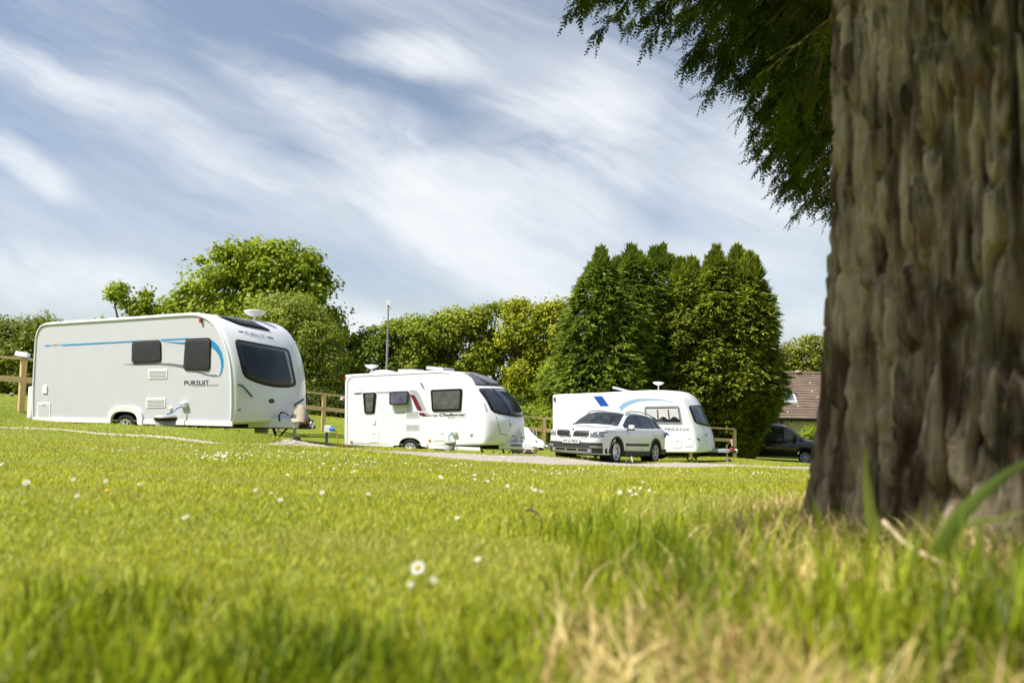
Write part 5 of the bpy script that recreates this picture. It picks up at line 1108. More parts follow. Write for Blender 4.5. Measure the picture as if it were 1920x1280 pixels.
# lower thicket behind the fence
for k, (px, py, rx, ry, D, mm, lab, n) in enumerate([
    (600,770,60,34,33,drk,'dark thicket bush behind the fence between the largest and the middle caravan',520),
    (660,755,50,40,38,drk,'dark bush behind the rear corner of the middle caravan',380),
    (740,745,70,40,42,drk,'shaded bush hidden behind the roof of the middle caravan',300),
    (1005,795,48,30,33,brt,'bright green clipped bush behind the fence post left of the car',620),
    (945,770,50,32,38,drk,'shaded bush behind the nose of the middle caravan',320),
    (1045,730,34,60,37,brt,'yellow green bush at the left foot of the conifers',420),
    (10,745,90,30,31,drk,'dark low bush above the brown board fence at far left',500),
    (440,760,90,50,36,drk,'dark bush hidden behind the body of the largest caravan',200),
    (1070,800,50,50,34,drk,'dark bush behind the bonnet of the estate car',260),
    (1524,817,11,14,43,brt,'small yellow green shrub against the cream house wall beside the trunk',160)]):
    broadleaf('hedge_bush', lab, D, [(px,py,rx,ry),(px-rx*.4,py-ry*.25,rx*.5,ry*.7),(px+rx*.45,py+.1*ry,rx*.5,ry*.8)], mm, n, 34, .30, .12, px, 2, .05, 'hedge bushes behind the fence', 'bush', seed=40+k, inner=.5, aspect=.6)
broadleaf('garden_tree', 'light leafy tree behind the house roof at the right edge of the conifers', 62, [(1500,680,40,45),(1530,655,30,30),(1470,690,35,40),(1540,690,30,30),(1515,640,14,14)], leafmat('spring_leaves', (.32,.34,.05), (.20,.23,.03)), 420, 26, .40, .22, 1500, 2, .2, G, seed=60, inner=.2)
# ---------------------------------------------------------------- conifers
con = leafmat('conifer_sprays', (.23,.31,.028), (.10,.15,.015), island=.45, trans=.25, scale=.9)
con2 = leafmat('golden_conifer_sprays', (.27,.32,.025), (.125,.16,.015), island=.45, trans=.25, scale=.9)
def conifer(label, D, apex, half, prof, m, seed, leaders, nsp=5200):
    rg = np.random.default_rng(seed); ax, ay = apex; top = P(ax, ay, D); bX = P(prof_cx(prof, ax), 760, D).x; base = Vector((bX, D, g1(bX, D))); H = top.z-base.z
    root = empty('conifer_tree', base); tag(root, label, 'tree', 'tall conifers behind the far caravan'); k = D/F
    Rb = half*k
    def Rad(t): return Rb*np.interp(t, [0,.14,.32,.52,.72,.85,.94,1], [.26,.58,1.0,.98,.80,.58,.30,.05])
    lx = lambda t: (top.x-bX)*t**1.5
    T = rg.random(nsp)**1.25; T = 1-T**.9*1.0; T = np.clip(1-rg.random(nsp)**.72, 0, 1); ph = rg.random(nsp)*2*pi
    lump = np.array([1+.42*mnoise.noise(Vector((cos(p)*1.6, sin(p)*1.6, t*H*.55+seed)))+.16*mnoise.noise(Vector((cos(p)*4, sin(p)*4, t*H*1.5+seed))) for p, t in zip(ph, T)])
    R = Rad(T)*lump*(.62+.42*rg.random(nsp)**.45+.24*rg.random(nsp)*(rg.random(nsp) > .86)); C = np.stack([R*np.cos(ph)+lx(T), R*np.sin(ph), T*H], -1)
    out = np.stack([np.cos(ph), np.sin(ph), np.full(nsp, -.12)], -1)
    # extra leaders: small plumes at the top
    ex = []; exo = []
    for (lpx, lpy, w) in leaders:
        q = np.array(P(lpx, lpy, D))-np.array(base); n = 120; t = rg.random(n)**1.2; hh = .95; a = rg.random(n)*2*pi; rr = (.02+w*1.9*k*(1-t))*rg.uniform(.4,1,n)
        ex.append(np.stack([q[0]+rr*np.cos(a), q[1]+rr*np.sin(a), q[2]-hh*(1-t)], -1)); exo.append(np.stack([np.cos(a)*.7, np.sin(a)*.7, np.full(n,1.5)], -1))
    if ex: C = np.r_[C, np.concatenate(ex)]; out = np.r_[out, np.concatenate(exo)]
    # each spray = fan of narrow quads drooping outward
    K = 10; n = len(C); Ci = np.repeat(C, K, 0); O = np.repeat(out, K, 0); N = n*K
    side = unit(np.cross(O, np.array([0,0,1.]))); fan = rg.uniform(-1,1,(N,1)); dirn = unit(O+side*fan*.9+np.array([0,0,-.30])+rg.normal(size=(N,3))*.22+np.array([0,0,.35])*rg.random((N,1)))
    st = Ci+dirn*rg.uniform(0,.22,(N,1))+rg.normal(size=(N,3))*.05; nn = unit(np.cross(dirn, side+rg.normal(size=(N,3))*.4)); nn = np.where(nn[:,2:3] < 0, -nn, nn)
    V = leaf_quads(st, nn, .33, .24, rg, axis=dirn); crown_mesh('crown', V, m, root)
    mb = MB(); mb.tube([(0,0,-.1),(.03,.02,H*.3),(lx(.6),0,H*.6),(top.x-bX,0,H*.97)], [.28,.2,.12,.02], 8)
    for q in range(26):
        t = rg.uniform(.08,.9); a = rg.random()*2*pi; r = float(Rad(t))*.85; mb.tube([(lx(t),0,t*H),(lx(t)+r*.5*cos(a), r*.5*sin(a), t*H-.1),(lx(t)+r*cos(a), r*sin(a), t*H-.05)], [.05,.03,.008], 5)
    mb.build('trunk', BARK(), root)
def prof_cx(p, ax): return p
conifer('leftmost tall conifer of the dense conifer group, with a single drooping tip', 34.5, (1127,490), 84, 1124, con, 1, [(1127,470,13),(1110,505,14)], 5200)
conifer('second conifer from the left in the dense group, lower and tucked behind the leftmost', 36.5, (1160,512), 74, 1162, con, 2, [(1157,488,10)], 3600)
conifer('third conifer from the left in the dense group, dark with a sharp tip', 36, (1185,484), 76, 1186, con, 3, [(1184,464,12),(1203,480,12)], 4600)
conifer('fourth conifer from the left in the dense group, twin tipped above the far caravan roof', 37, (1238,485), 82, 1242, con, 4, [(1226,469,10),(1241,466,10),(1256,484,12)], 4800)
conifer('lower conifer in the middle dip of the dense group', 36, (1290,512), 76, 1296, con2, 5, [(1277,490,11),(1298,486,10)], 4400)
conifer('conifer right of the dip in the dense group, with one thin plume', 35.5, (1343,486), 74, 1345, con2, 6, [(1343,466,11),(1330,490,10)], 4600)
conifer('tallest tipped conifer near the right end of the dense group', 36.2, (1382,486), 72, 1380, con2, 7, [(1381,466,10),(1392,478,11)], 4200)
conifer('rightmost conifer with ragged plumes, overhanging the black van', 35, (1404,504), 63, 1376, con2, 8, [(1404,480,12),(1412,486,10),(1424,530,16)], 5400)

# ================================================================ foreground tree
def big_tree():
    cx, cy = 1.19, 1.60; z0 = g1(cx, cy); root = empty('cypress_tree', (cx, cy, z0)); tag(root, 'huge foreground tree with furrowed grey trunk and dark feathery branches at the right edge', 'tree')
    nt = 560; zs = list(np.linspace(-.15, 1.35, 330))+list(np.linspace(1.45, 8, 40)); V = np.empty((len(zs), nt, 3)); th = np.arange(nt)*2*pi/nt
    for j, z in enumerate(zs):
        flare = .024*math.exp(-max(z,0)/.14)+.03*math.exp(-max(z,0)/.6); R0 = .428-.015*min(z,1.3)
        for i in range(nt):
            a = th[i]; c, s = cos(a), sin(a); q = Vector((c*2.6, s*2.6, z*.9)); w = mnoise.noise(q*1.3)*.5
            n1 = mnoise.noise(Vector((c*9.5+w*2.0, s*9.5+w*2.0, z*1.3+3))); n2 = mnoise.noise(Vector((c*19+w*3, s*19, z*5.5))); n4 = mnoise.noise(Vector((c*36+w*3, s*36, z*12))); n3 = 1-2*abs(mnoise.noise(Vector((c*62+w*4, s*62+w*4, z*4.5))))*1.6
            rid = math.exp(-(n1/.06)**2); rid2 = math.exp(-(n2/.075)**2); rid3 = math.exp(-(n4/.09)**2)
            d = -.036*rid-.018*rid2-.006*rid3+.009*n3+.022*mnoise.noise(q)+.014+.008*max(-1,min(1,(n2-.1)/.05))
            d += flare*(1+.75*sin(a*5+1.1)+.35*sin(a*9+z*3))
            R = R0+d; V[j, i] = (R*c, R*s, z)
    I = np.arange(len(zs)*nt).reshape(len(zs), nt); J = np.roll(I, -1, 1); Fc = np.stack([I[:-1], J[:-1], J[1:], I[1:]], -1).reshape(-1,4)
    m = mat('furrowed_bark', (.37,.30,.20), .92, 0, spec=.15, scale=20, col2=(.075,.050,.030), bump=1, bscale=26, stretch=(1,1,.16))
    for nd in m.node_tree.nodes:
        if nd.type == 'VALTORGB': nd.color_ramp.elements[0].position = .40; nd.color_ramp.elements[1].position = .60
    N = m.node_tree.nodes; L = m.node_tree.links; b = N['Principled BSDF']; src = b.inputs['Base Color'].links[0].from_socket; tc = [n for n in N if n.type == 'TEX_COORD'][0]
    n2 = N.new('ShaderNodeTexNoise'); n2.inputs['Scale'].default_value = 4.5; n2.inputs['Detail'].default_value = 3; L.new(tc.outputs['Object'], n2.inputs['Vector'])
    r2 = N.new('ShaderNodeValToRGB'); r2.color_ramp.elements[0].position = .67; r2.color_ramp.elements[1].position = .74; L.new(n2.outputs['Fac'], r2.inputs[0])
    mx = N.new('ShaderNodeMix'); mx.data_type = 'RGBA'; L.new(r2.outputs['Color'], mx.inputs[0]); L.new(src, mx.inputs[6]); mx.inputs[7].default_value = (.20,.09,.03,1); L.new(mx.outputs[2], b.inputs['Base Color'])
    link('trunk', npme('trunk', V.reshape(-1,3), Fc), m, root, True)
    # feathery spray template: stem with alternate twigs bearing scale leaves
    rg = np.random.default_rng(11); tv = []
    def q(c, d, l, w, nrm):
        d = d/np.linalg.norm(d); b_ = np.cross(nrm, d); b_ /= np.linalg.norm(b_); tv.append([c, c+d*l*.5+b_*w*.5, c+d*l, c+d*l*.5-b_*w*.5])
    nz = np.array([0,0,1.]); S = 11
    for k in range(S):
        t = (k+.5+rg.uniform(-.3,.3))/S; p = np.array([t, 0, -.22*t*t]); sl = .19*(1-t)**.8+.05
        q(p-np.array([.04,0,0]), np.array([1,0,-.44*t]), .11, .040, nz)
        for sg in (-1,1):
            sl = (.19*(1-t)**.8+.05)*rg.uniform(.45,1.5); d = np.array([rg.uniform(.4,.9), sg*.80, -.25-.2*t+rg.uniform(-.25,.25)]); q(p, d, sl, .052, nz); dn = d/np.linalg.norm(d)
            for u in (.3,.62,.9):
                for s2 in (-1,1):
                    d2 = dn*.8+np.array([.2, 0, 0])+s2*np.cross(nz, dn)*.55+np.array([0,0,-.15]); q(p+dn*sl*u, d2, sl*.45*(1.2-u*.6), .045, nz)
    TV = np.array(tv).reshape(-1,3); nq = len(tv)
    fr = []; wood = MB(); O = np.array([cx, cy, z0])
    def add_frond(p, d, size, roll):
        d = Vector(d).normalized(); up = Vector((0,0,1)); s_ = d.cross(up); s_ = s_.normalized() if s_.length > .05 else Vector((1,0,0)); n_ = s_.cross(d); n_ = (n_*cos(roll)+s_*sin(roll)); s2 = d.cross(n_)
        M = np.array([d, s2, n_]).T*size; fr.append(TV@M.T+np.array(p)-O)
    def limb(tip, org, nsec, r=.05, fs=1., start=.35, sag=.25):
        A = Vector(org); B = Vector(tip); pts = []
        for k in range(11):
            t = k/10; p = A.lerp(B, t); p.z += sag*sin(pi*t)*1.2; p += Vector((mnoise.noise(p*1.3), mnoise.noise(p*1.3+Vector((5,0,0))), 0))*.12*sin(pi*t); pts.append(p)
        wood.tube([p-Vector(O) for p in pts], [r*(1-k/10*.9) for k in range(11)], 6); D = (B-A).normalized()
        for k in range(nsec):
            t = start+(1-start)*(k+rg.random())/nsec; i = min(int(t*10), 9); p = pts[i].lerp(pts[i+1], t*10-i); sd = D.cross(Vector((0,0,1))).normalized()*(1 if k % 2 else -1)
            dr = (D*rg.uniform(.5,1.1)+sd*rg.uniform(.3,1.0)*(1.2-t)+Vector((-.45,0,-rg.uniform(.0,.3)))).normalized(); Ls = rg.uniform(.35,.75)*(1.25-t*.7)*fs; prev = p; sp = [p-Vector(O)]
            for j in range(5):
                nx = prev+dr*Ls/5; dr = (dr+Vector((-.05,0,-.06))).normalized(); sp.append(nx-Vector(O))
                for sg in (-1,1):
                    dd = (dr+D.cross(Vector((0,0,1)))*sg*.5+Vector(rg.normal(size=3))*.3).normalized(); add_frond(prev.lerp(nx, rg.random()), dd, rg.uniform(.16,.27)*fs, rg.uniform(-.7,.7))
                prev = nx
            add_frond(prev, dr, rg.uniform(.18,.28)*fs, rg.uniform(-.5,.5)); wood.tube(sp, [.011,.009,.007,.006,.004,.003], 4, False)
        add_frond(B, D+Vector((0,0,-.2)), .28*fs, 0)
    def og(h): return (cx+.1+rg.uniform(-.1,.2), cy+.3, z0+h)
    tips = [(1100,-2,5.6,12),(1130,-12,5.9,14),(1175,6,5.5,14),(1215,-2,5.9,14),(1255,20,5.4,16),(1290,4,5.9,16),(1335,-5,5.6,14),(1390,-10,5.8,14),(1325,90,5.3,14),(1352,60,5.9,12),(1375,128,5.3,14),(1400,80,5.8,14),(1420,165,5.4,14),(1395,30,6.1,14),(1440,60,6.0,14),(1470,120,6.0,16),
            (1450,205,5.5,14),(1470,170,6.0,14),(1470,250,5.4,14),(1500,215,5.9,14),(1490,290,5.5,14),(1525,260,6.0,14),(1505,335,5.4,12),(1540,310,5.9,14),(1530,370,5.6,10),(1565,350,5.9,12),(1580,385,5.8,8),(1490,30,6.2,14),(1530,90,6.2,16),(1550,160,6.1,16),(1570,40,6.2,14),(1580,230,6.1,16),(1600,110,6.3,12),(1610,290,6.2,12),(1500,-10,5.8,12)]
    for (px, py, D, n) in tips:
        p = P(px, py, D); h = max(p.z-z0+rg.uniform(.5,1.3), 2.4); limb(p, og(h), n, .04, .78, .55 if py < 60 else .62, .2)
    # the rest of the crown above and around, out of the picture: it shades the trunk
    for k in range(84):
        a = rg.uniform(0, 2*pi); h = rg.uniform(2.6, 6.5); r = rg.uniform(1.6,3.2)
        x, y = cx+r*cos(a), cy+r*sin(a)
        z = z0+h-.3
        u_, v_ = (x-0)/max(y,.01), (z-CAMZ)/max(y,.01)
        if y > .4 and v_ < .62: continue
        if cos(a)*-.924+sin(a)*-.383 > .45: continue
        limb((x, y, z), (cx+.2*cos(a), cy+.2*sin(a), z0+h+.3), 12, .05, 1.25, .3)
    for k in range(44):      # unseen boughs added over the camera to shade the upper trunk from the sun
        q_ = Vector((cx-.35, cy-.3, z0+rg.uniform(.92,1.75)))+SUND*rg.uniform(2.3,4.2)+Vector((rg.uniform(-.45,.45), rg.uniform(-.7,.25), 0)); a_ = (q_.z-CAMZ)/max(q_.y,.01)
        if q_.y > .3 and a_ < .85: continue
        limb(q_, (cx-.1, cy-.1, q_.z+rg.uniform(.2,.6)), 11, .04, 1.25, .25)
    Vf = np.concatenate(fr); m2 = leafmat('cypress_sprays', (.11,.155,.012), (.035,.06,.008), island=.6, trans=.22, scale=2)
    crown_mesh('crown', Vf, m2, root); wood.build('branches', mat('red_brown_twigs', (.16,.085,.04), .85, 0, .2, 8), root); print('fronds', len(fr), nq)
big_tree()

def woodland_behind():
    rg = np.random.default_rng(77); V = []
    for k in range(26):
        x = -42+k*3.4+rg.uniform(-1,1); y = -24-6*rg.random()+abs(x)*.15; r = rg.uniform(2.2,3.6); h = rg.uniform(8,13); n = 700
        d = unit(rg.normal(size=(n,3))); c = np.array([x, y, g1(x, y)+h*.55])+d*np.array([r, r, h*.55])*rg.uniform(.6,1,(n,1)); V.append(leaf_quads(c, unit(d+rg.normal(size=(n,3))*.4), 1.1, .8, rg))
    o = crown_mesh('woodland', np.concatenate(V), ash, None); tag(o, 'distant line of trees on the far side of the site, mirrored in the caravan windows', 'woodland', kind='stuff')
woodland_behind()
# ================================================================ grass
def grassmat(name, c, c2, island=.35, trans=.4, scale=1.3):
    return mat(name, c, .5, 0, spec=.3, scale=scale, col2=c2, trans=trans, island=island)
def tri_blades(x, y, h, w, rg, lean=.45):
    n = len(x); z = gh(x, y)-.004; a = rg.random(n)*2*pi; dx, dy = np.cos(a)*w*.5, np.sin(a)*w*.5; la = rg.random(n)*2*pi; ll = h*rg.random(n)*lean*1.6
    V = np.stack([np.stack([x-dx, y-dy, z], -1), np.stack([x+dx, y+dy, z], -1), np.stack([x+np.cos(la)*ll, y+np.sin(la)*ll, z+h], -1)], 1)
    return V.reshape(-1,3)
def arc_blades(x, y, h, w, bend, rg, K=4, az=None):
    n = len(x); z = gh(x, y)-.004; la = rg.random(n)*2*pi if az is None else az; fa = la+pi/2+rg.normal(size=n)*.5
    dx, dy = np.cos(fa), np.sin(fa); V = np.empty((n, 2*K+1, 3))
    for k in range(K+1):
        t = k/K; ang = bend*t; hz = h*np.where(bend > 1e-3, np.sin(ang)/np.maximum(bend,1e-3), t); ho = h*np.where(bend > 1e-3, (1-np.cos(ang))/np.maximum(bend,1e-3), 0)+h*.06*t
        ww = w*(1-t**1.6)*.5 if k < K else 0*w
        c = np.stack([x+np.cos(la)*ho, y+np.sin(la)*ho, z+hz], -1); o = np.stack([dx*ww, dy*ww, np.zeros(n)], -1)
        if k < K: V[:,2*k] = c-o; V[:,2*k+1] = c+o
        else: V[:,2*K] = c
    F3 = []
    for k in range(K-1): F3 += [(2*k,2*k+1,2*k+3),(2*k,2*k+3,2*k+2)]
    F3.append((2*K-2,2*K-1,2*K)); F3 = np.array(F3); Fc = (np.arange(n)[:,None,None]*(2*K+1)+F3[None]).reshape(-1,3); return V.reshape(-1,3), Fc
TC = (1.19, 1.60)
def lawn():
    rg = np.random.default_rng(5); N = 560000; u = rg.random(N); a, b = .55, 34.; p = .62
    D = (a**(1-p)+u*(b**(1-p)-a**(1-p)))**(1/(1-p)); ang = rg.uniform(-.80,.80,N); x = D*np.tan(ang); y = D
    k = (np.abs(x) < D*.95); x, y, D = x[k], y[k], D[k]
    pd = np.full(len(x), 9.); m = (y > 9); pd[m] = path_dist(x[m], y[m]); k = (pd > -.02+rg.random(len(x))*.10-.05) & (np.hypot(x-TC[0], y-TC[1]) > .44); x, y, D, pd = x[k], y[k], D[k], pd[k]
    h = (.014+.0011*np.minimum(D,14))*rg.uniform(.6,1.4,len(x)); h *= np.where((pd > 0) & (pd < .35) & (y > 9), 1.5, 1.); w = .0024+.00085*D*rg.uniform(.7,1.3,len(x))
    # rough bank beyond the path
    V = tri_blades(x, y, h, w, rg, .8); m = grassmat('mown_grass', (.57,.55,.028), (.34,.375,.014), .6, .42, .9)
    # broad soft mowing and dry patches
    Nn = m.node_tree.nodes; L = m.node_tree.links; src = Nn['Principled BSDF'].inputs['Base Color'].links[0].from_socket; tc = [n for n in Nn if n.type == 'TEX_COORD'][0]
    n2 = Nn.new('ShaderNodeTexNoise'); n2.inputs['Scale'].default_value = .9; n2.inputs['Detail'].default_value = 4; mp = Nn.new('ShaderNodeMapping'); mp.inputs['Scale'].default_value = (.5,1.3,1); L.new(tc.outputs['Object'], mp.inputs[0]); L.new(mp.outputs[0], n2.inputs['Vector'])
    r = Nn.new('ShaderNodeMapRange'); r.inputs['From Min'].default_value = .48; r.inputs['From Max'].default_value = .70; L.new(n2.outputs['Fac'], r.inputs['Value'])
    mx = Nn.new('ShaderNodeMix'); mx.data_type = 'RGBA'; L.new(r.outputs[0], mx.inputs[0]); L.new(src, mx.inputs[6]); mx.inputs[7].default_value = (.50,.44,.13,1)
    for lk in list(src.links): L.new(mx.outputs[2], lk.to_socket) if lk.to_node != mx else None
    ge = Nn.new('ShaderNodeNewGeometry'); q1 = Nn.new('ShaderNodeMath'); q1.operation = 'MULTIPLY'; q1.inputs[1].default_value = 13.7; L.new(ge.outputs['Random Per Island'], q1.inputs[0]); q2 = Nn.new('ShaderNodeMath'); q2.operation = 'FRACT'; L.new(q1.outputs[0], q2.inputs[0])
    q3 = Nn.new('ShaderNodeMath'); q3.operation = 'GREATER_THAN'; q3.inputs[1].default_value = .80; L.new(q2.outputs[0], q3.inputs[0]); m5 = Nn.new('ShaderNodeMix'); m5.data_type = 'RGBA'; L.new(q3.outputs[0], m5.inputs[0]); L.new(mx.outputs[2], m5.inputs[6]); m5.inputs[7].default_value = (.62,.60,.17,1)
    for lk in list(mx.outputs[2].links):
        if lk.to_node != m5: L.new(m5.outputs[2], lk.to_socket)
    Fc = np.arange(len(V), dtype=np.int32).reshape(-1,3); o = link('lawn_grass', npme('lawn_grass', V, Fc), m); tag(o, 'short mown sunlit grass of the lawn and pitches', 'grass', kind='stuff')
lawn()
def longgrass():
    rg = np.random.default_rng(8)
    def scatter(N, mask):
        u = rg.random(N); a, b = .34, 3.6; p = .9; D = (a**(1-p)+u*(b**(1-p)-a**(1-p)))**(1/(1-p)); x = D*np.tan(rg.uniform(-.75,.75,N)); k = mask(x, D)*1.; k = rg.random(N) < k; return x[k], D[k]
    def near(x, y):
        n = np.array([mnoise.noise(Vector((a*3.1, b*3.1, 0)))+.6*mnoise.noise(Vector((a*9, b*9, 4))) for a, b in zip(x, y)])
        dt = np.hypot(x-TC[0], y-TC[1]); left = np.clip((.98+.22*n-y)/.15, 0, 1)*np.clip(.45+n*1.5, .02, 1)*.8; tree = np.clip((1.0-dt+.3*n)/.3, 0, 1)*np.clip(.45+n, .08, 1)*.7
        band = np.clip((x-.02+.15*n)/.2, 0, 1)*np.clip((2.0+.4*n-y)/.4, 0, 1)*np.clip(.5+n*1.1, .03, 1)*.8; r = np.maximum(np.maximum(left, tree), band); r[dt < .46] = 0; return r
    x, y = scatter(60000, near); n = len(x); dt = np.hypot(x-TC[0], y-TC[1]); right = np.clip((x-.05)/.35, 0, 1)*np.clip((2.3-y)/.5, 0, 1)
    h = rg.uniform(.035,.075,n)+right*rg.random(n)**1.3*.125; h = np.where(y < .62, np.minimum(h, .075), h); h *= np.where(dt < .95, .55, 1.); V, Fc = arc_blades(x, y, h, rg.uniform(.0025,.0052,n), rg.uniform(.1,1.3,n), rg)
    o = link('long_grass', npme('long_grass', V, Fc), grassmat('long_grass_blades', (.42,.47,.018), (.10,.17,.006), .6, .42, 6)); tag(o, 'longer uncut green grass blades close to the camera and round the big trunk', 'grass', kind='stuff')
    def dry(x, y):
        n = np.array([mnoise.noise(Vector((a*4+9, b*4, 2))) for a, b in zip(x, y)]); dt = np.hypot(x-TC[0], y-TC[1])
        r = np.clip((.78-dt+.4*n)/.3, 0, 1)*.9+1.*np.clip((x-.02)/.25, 0, 1)*np.clip((1.06+.22*np.clip(x/.5,0,1)-y)/.2, 0, 1)*np.clip(.6+n*1.5, 0, 1); r[dt < .46] = 0; return r
    x, y = scatter(80000, dry); n = len(x); V, Fc = arc_blades(x, y, rg.uniform(.04,.11,n), rg.uniform(.002,.0055,n), rg.uniform(.9,2.3,n), rg)
    o = link('dry_grass', npme('dry_grass', V, Fc), grassmat('straw_blades', (.76,.62,.27), (.48,.34,.12), .3, .3, 8)); tag(o, 'dry straw coloured dead grass matted round the foot of the big trunk', 'dry grass', kind='stuff')
longgrass()
def big_blade(name, label, pts, w, m):
    """pts: (px,py,D); flat tapering folded blade"""
    P_ = [P(*p) for p in pts]; n = 12; c = []
    for k in range(n+1):
        t = k/n*(len(P_)-1); c.append(Vector([cr([(i, p[q]) for i, p in enumerate(P_)], t) for q in range(3)]))
    vs = []; 
    for k, p in enumerate(c):
        d = (c[min(k+1,n)]-c[max(k-1,0)]).normalized(); s_ = d.cross((p-CO).normalized()).normalized(); ww = w*.5*(1-(k/n)**2.2)+.0004; nn = d.cross(s_)
        vs += [p-s_*ww, p+nn*ww*.35, p+s_*ww]
    fs = []
    for k in range(n): fs += [(3*k,3*k+1,3*k+4,3*k+3),(3*k+1,3*k+2,3*k+5,3*k+4)]
    m_ = MB(); m_.add(vs, fs, True); o = m_.build(name, m, None); tag(o, label, 'grass blade'); return o
gb = grassmat('broad_blade', (.14,.22,.035), (.09,.16,.03), .05, .45, 4)
g2 = grassmat('bright_blade', (.30,.38,.07), (.20,.28,.05), .05, .45, 4)
big_blade('grass_blade', 'tall upright green grass blade in front of the trunk base', [(1640,1020,1.05),(1628,930,1.04),(1622,838,1.02)], .015, g2)
big_blade('grass_blade', 'broad dark green blade slanting up to the right edge across the trunk', [(1755,1040,.80),(1810,960,.78),(1870,900,.76),(1950,845,.74)], .013, gb)
big_blade('grass_blade', 'second lighter blade slanting just above the broad dark one at the right edge', [(1745,1030,.86),(1800,955,.84),(1860,905,.83),(1940,862,.82)], .007, g2)
big_blade('grass_blade', 'thin bright blade curving low to the right edge in front of the trunk', [(1770,1050,.8),(1810,985,.8),(1870,972,.8),(1935,955,.8)], .006, g2)
big_blade('grass_blade', 'pointed green blade left of the trunk base', [(1545,1040,1.15),(1535,985,1.14),(1522,930,1.12)], .010, g2)
big_blade('grass_blade', 'short bright blade in front of the roots', [(1700,1100,.95),(1715,1040,.95),(1732,992,.95)], .010, g2)
big_blade('dry_stalk', 'pale dry stalk lying against the foot of the trunk', [(1655,975,1.12),(1700,1020,1.06),(1760,1052,1.0),(1850,1085,.95)], .006, grassmat('pale_stalk', (.55,.46,.28), (.45,.36,.2), .05, .2, 4))
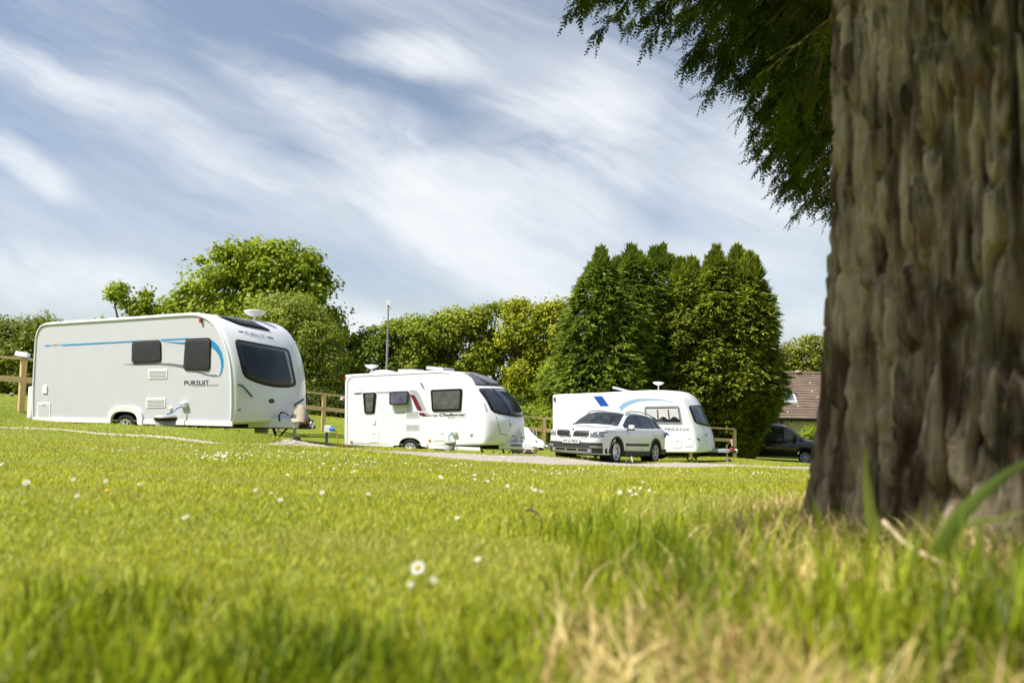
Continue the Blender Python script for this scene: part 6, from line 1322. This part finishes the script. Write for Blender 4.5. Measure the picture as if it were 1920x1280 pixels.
# ---------------------------------------------------------------- daisies
def daisies():
    pw = mat('daisy_petals', (.82,.82,.80), .6, 0, .03, 30, trans=.25); yc = mat('daisy_centre', (.70,.48,.03), .7, 0, .1, 60); stm = grassmat('daisy_stem', (.15,.22,.04), (.1,.16,.03), .1, .3, 10)
    def head(R, K=13):
        m = MB()
        for k in range(K):
            a = 2*pi*k/K; b = pi/K*.82; c_, s_ = cos(a), sin(a)
            m.add([(c_*R*.2, s_*R*.2, 0), (cos(a-b)*R*.75, sin(a-b)*R*.75, R*.12), (c_*R, s_*R, R*.10), (cos(a+b)*R*.75, sin(a+b)*R*.75, R*.12)], [(0,1,2,3)])
        return m
    # one daisy with parts, then copies
    root = empty('daisy', (0,0,0)); hm = head(.0115); ho = hm.build('petals', pw, root, smooth=False); c = MB(); c.lathe((0,0,.0), [(.0040,0),(.0036,.0018),(.001,.0026)], 10); co = c.build('centre', yc, root)
    s_ = MB(); s_.tube([(0,0,-.03),(.002,0,-.015),(0,0,0)], .0008, 5); so_ = s_.build('stem', stm, root)
    near = [(782,1105,'daisy with the largest blurred white head in the lower middle foreground',2.0),(812,1131,'blurred daisy just below right of the largest one',.9),(769,1141,'blurred daisy just below left of the largest one',.8),(895,1087,'faint blurred daisy right of the largest one',1.0),(347,998,'single daisy standing alone left of centre in the foreground',1.35),
            (48,925,'daisy at the far left edge, widest of the left row',1.8),(137,917,'second daisy of the left row, counting from the left edge',1.2),(197,920,'third daisy of the left row, counting from the left edge',1.2),(260,927,'fourth daisy of the left row, counting from the left edge',1.2),(143,953,'daisy just below the left row',1.0),
            (478,938,'left daisy of the small group near the middle of the lawn',1.1),(508,944,'middle daisy of the small group near the middle of the lawn',1.0),(525,959,'right and lowest daisy of the small group near the middle of the lawn',1.3),(603,942,'lone daisy right of the small middle group',1.4),(690,945,'lone daisy in the lawn below the rear of the middle caravan',1.3),(3,882,'daisy cut by the left picture edge',1.5),(857,996,'small daisy near the brown twig',1.1)]
    def put(hit, sc, label, grp, first=False):
        r = root if first else root.copy()
        if not first:
            COL.objects.link(r)
            for ch in (ho, co, so_): d = ch.copy(); COL.objects.link(d); d.parent = r
        r.location = hit+Vector((0,0,.032)); r.scale = (sc,)*3; r.rotation_euler = (random.uniform(.3,.9), random.uniform(-.5,.2), 0); tag(r, label, 'daisy', grp)
    for i, (px, py, lab, sc) in enumerate(near):
        h = ground_hit(px, py, .5, 30); put(h, sc*.50*(1+.06*h.y), lab, 'daisies in the lawn', i == 0)
    m = head(.0115, 8); m.lathe((0,0,.001), [(.004,0),(.003,.002),(.0005,.003)], 6); proto = m.build('daisy', pw, None, smooth=False); proto.data.materials.append(yc)
    cl = [(400,862,40,7,44),(440,858,35,6,24),(560,856,50,6,20),(500,850,60,8,14),(620,862,60,8,14),(680,880,50,8,10),(330,845,80,10,14),(870,875,60,6,12),(1040,892,60,7,16),(1130,885,70,6,10),(860,905,80,12,9),(1180,935,50,10,9),(760,868,90,6,14),(1420,892,60,5,12),(240,850,60,10,6),(1250,890,60,5,10),(1010,930,60,12,5),(560,900,200,20,10)]
    rg = np.random.default_rng(2); first = True
    for cx, cy, sx, sy, n in cl:
        for k in range(n):
            px, py = cx+rg.normal()*sx*.6, cy+rg.normal()*sy*.6; h = ground_hit(px, py, 2, 24)
            if path_dist([h.x], [h.y])[0] < .1: continue
            o = proto if first else proto.copy()
            if not first: COL.objects.link(o)
            first = False; s = rg.uniform(.4,.8)*(1+.025*h.y); o.location = h+Vector((0,0,.028+.0011*h.y)); o.scale = (s,)*3; o.rotation_euler = (rg.uniform(.1,.9), rg.uniform(-.6,.3), 0)
            tag(o, 'tiny white daisy scattered far out on the mown lawn', 'daisy', 'far daisies scattered over the lawn')
    for px, py, lab in ((196,830,'yellow buttercup in the lawn near the left end of the gravel path'),(201,950,'yellow buttercup in the lawn left of centre, nearer the camera')):
        h = ground_hit(px, py, 1, 24); m = MB(); s = .006+.0004*h.y; c = h+Vector((0,0,.035)); m.lathe(c, [(.001,0),(s,.006),(s*.9,.010),(.001,.004)], 8); m.tube([h, c], .001, 5); o = m.build('buttercup', mat('buttercup_yellow', (.80,.55,.02), .5), None); tag(o, lab, 'buttercup')
    h = ground_hit(985, 972, 1, 24); m = MB(); h2 = ground_hit(1013, 982, 1, 24); m.tube([h+Vector((0,0,.022)), h.lerp(h2,.4)+Vector((0,0,.030)), h.lerp(h2,.7)+Vector((0,0,.026)), h2+Vector((0,0,.02))], [.003,.004,.003,.0015], 6); m.tube([h.lerp(h2,.4)+Vector((0,0,.030)), h.lerp(h2,.5)+Vector((0,.03,.05))], [.002,.001], 5)
    o = m.build('twig', mat('dark_twig', (.07,.045,.03), .85), None); tag(o, 'small dark twig lying on the lawn below the nose of the middle caravan', 'twig')
daisies()
bpy.context.view_layer.update()
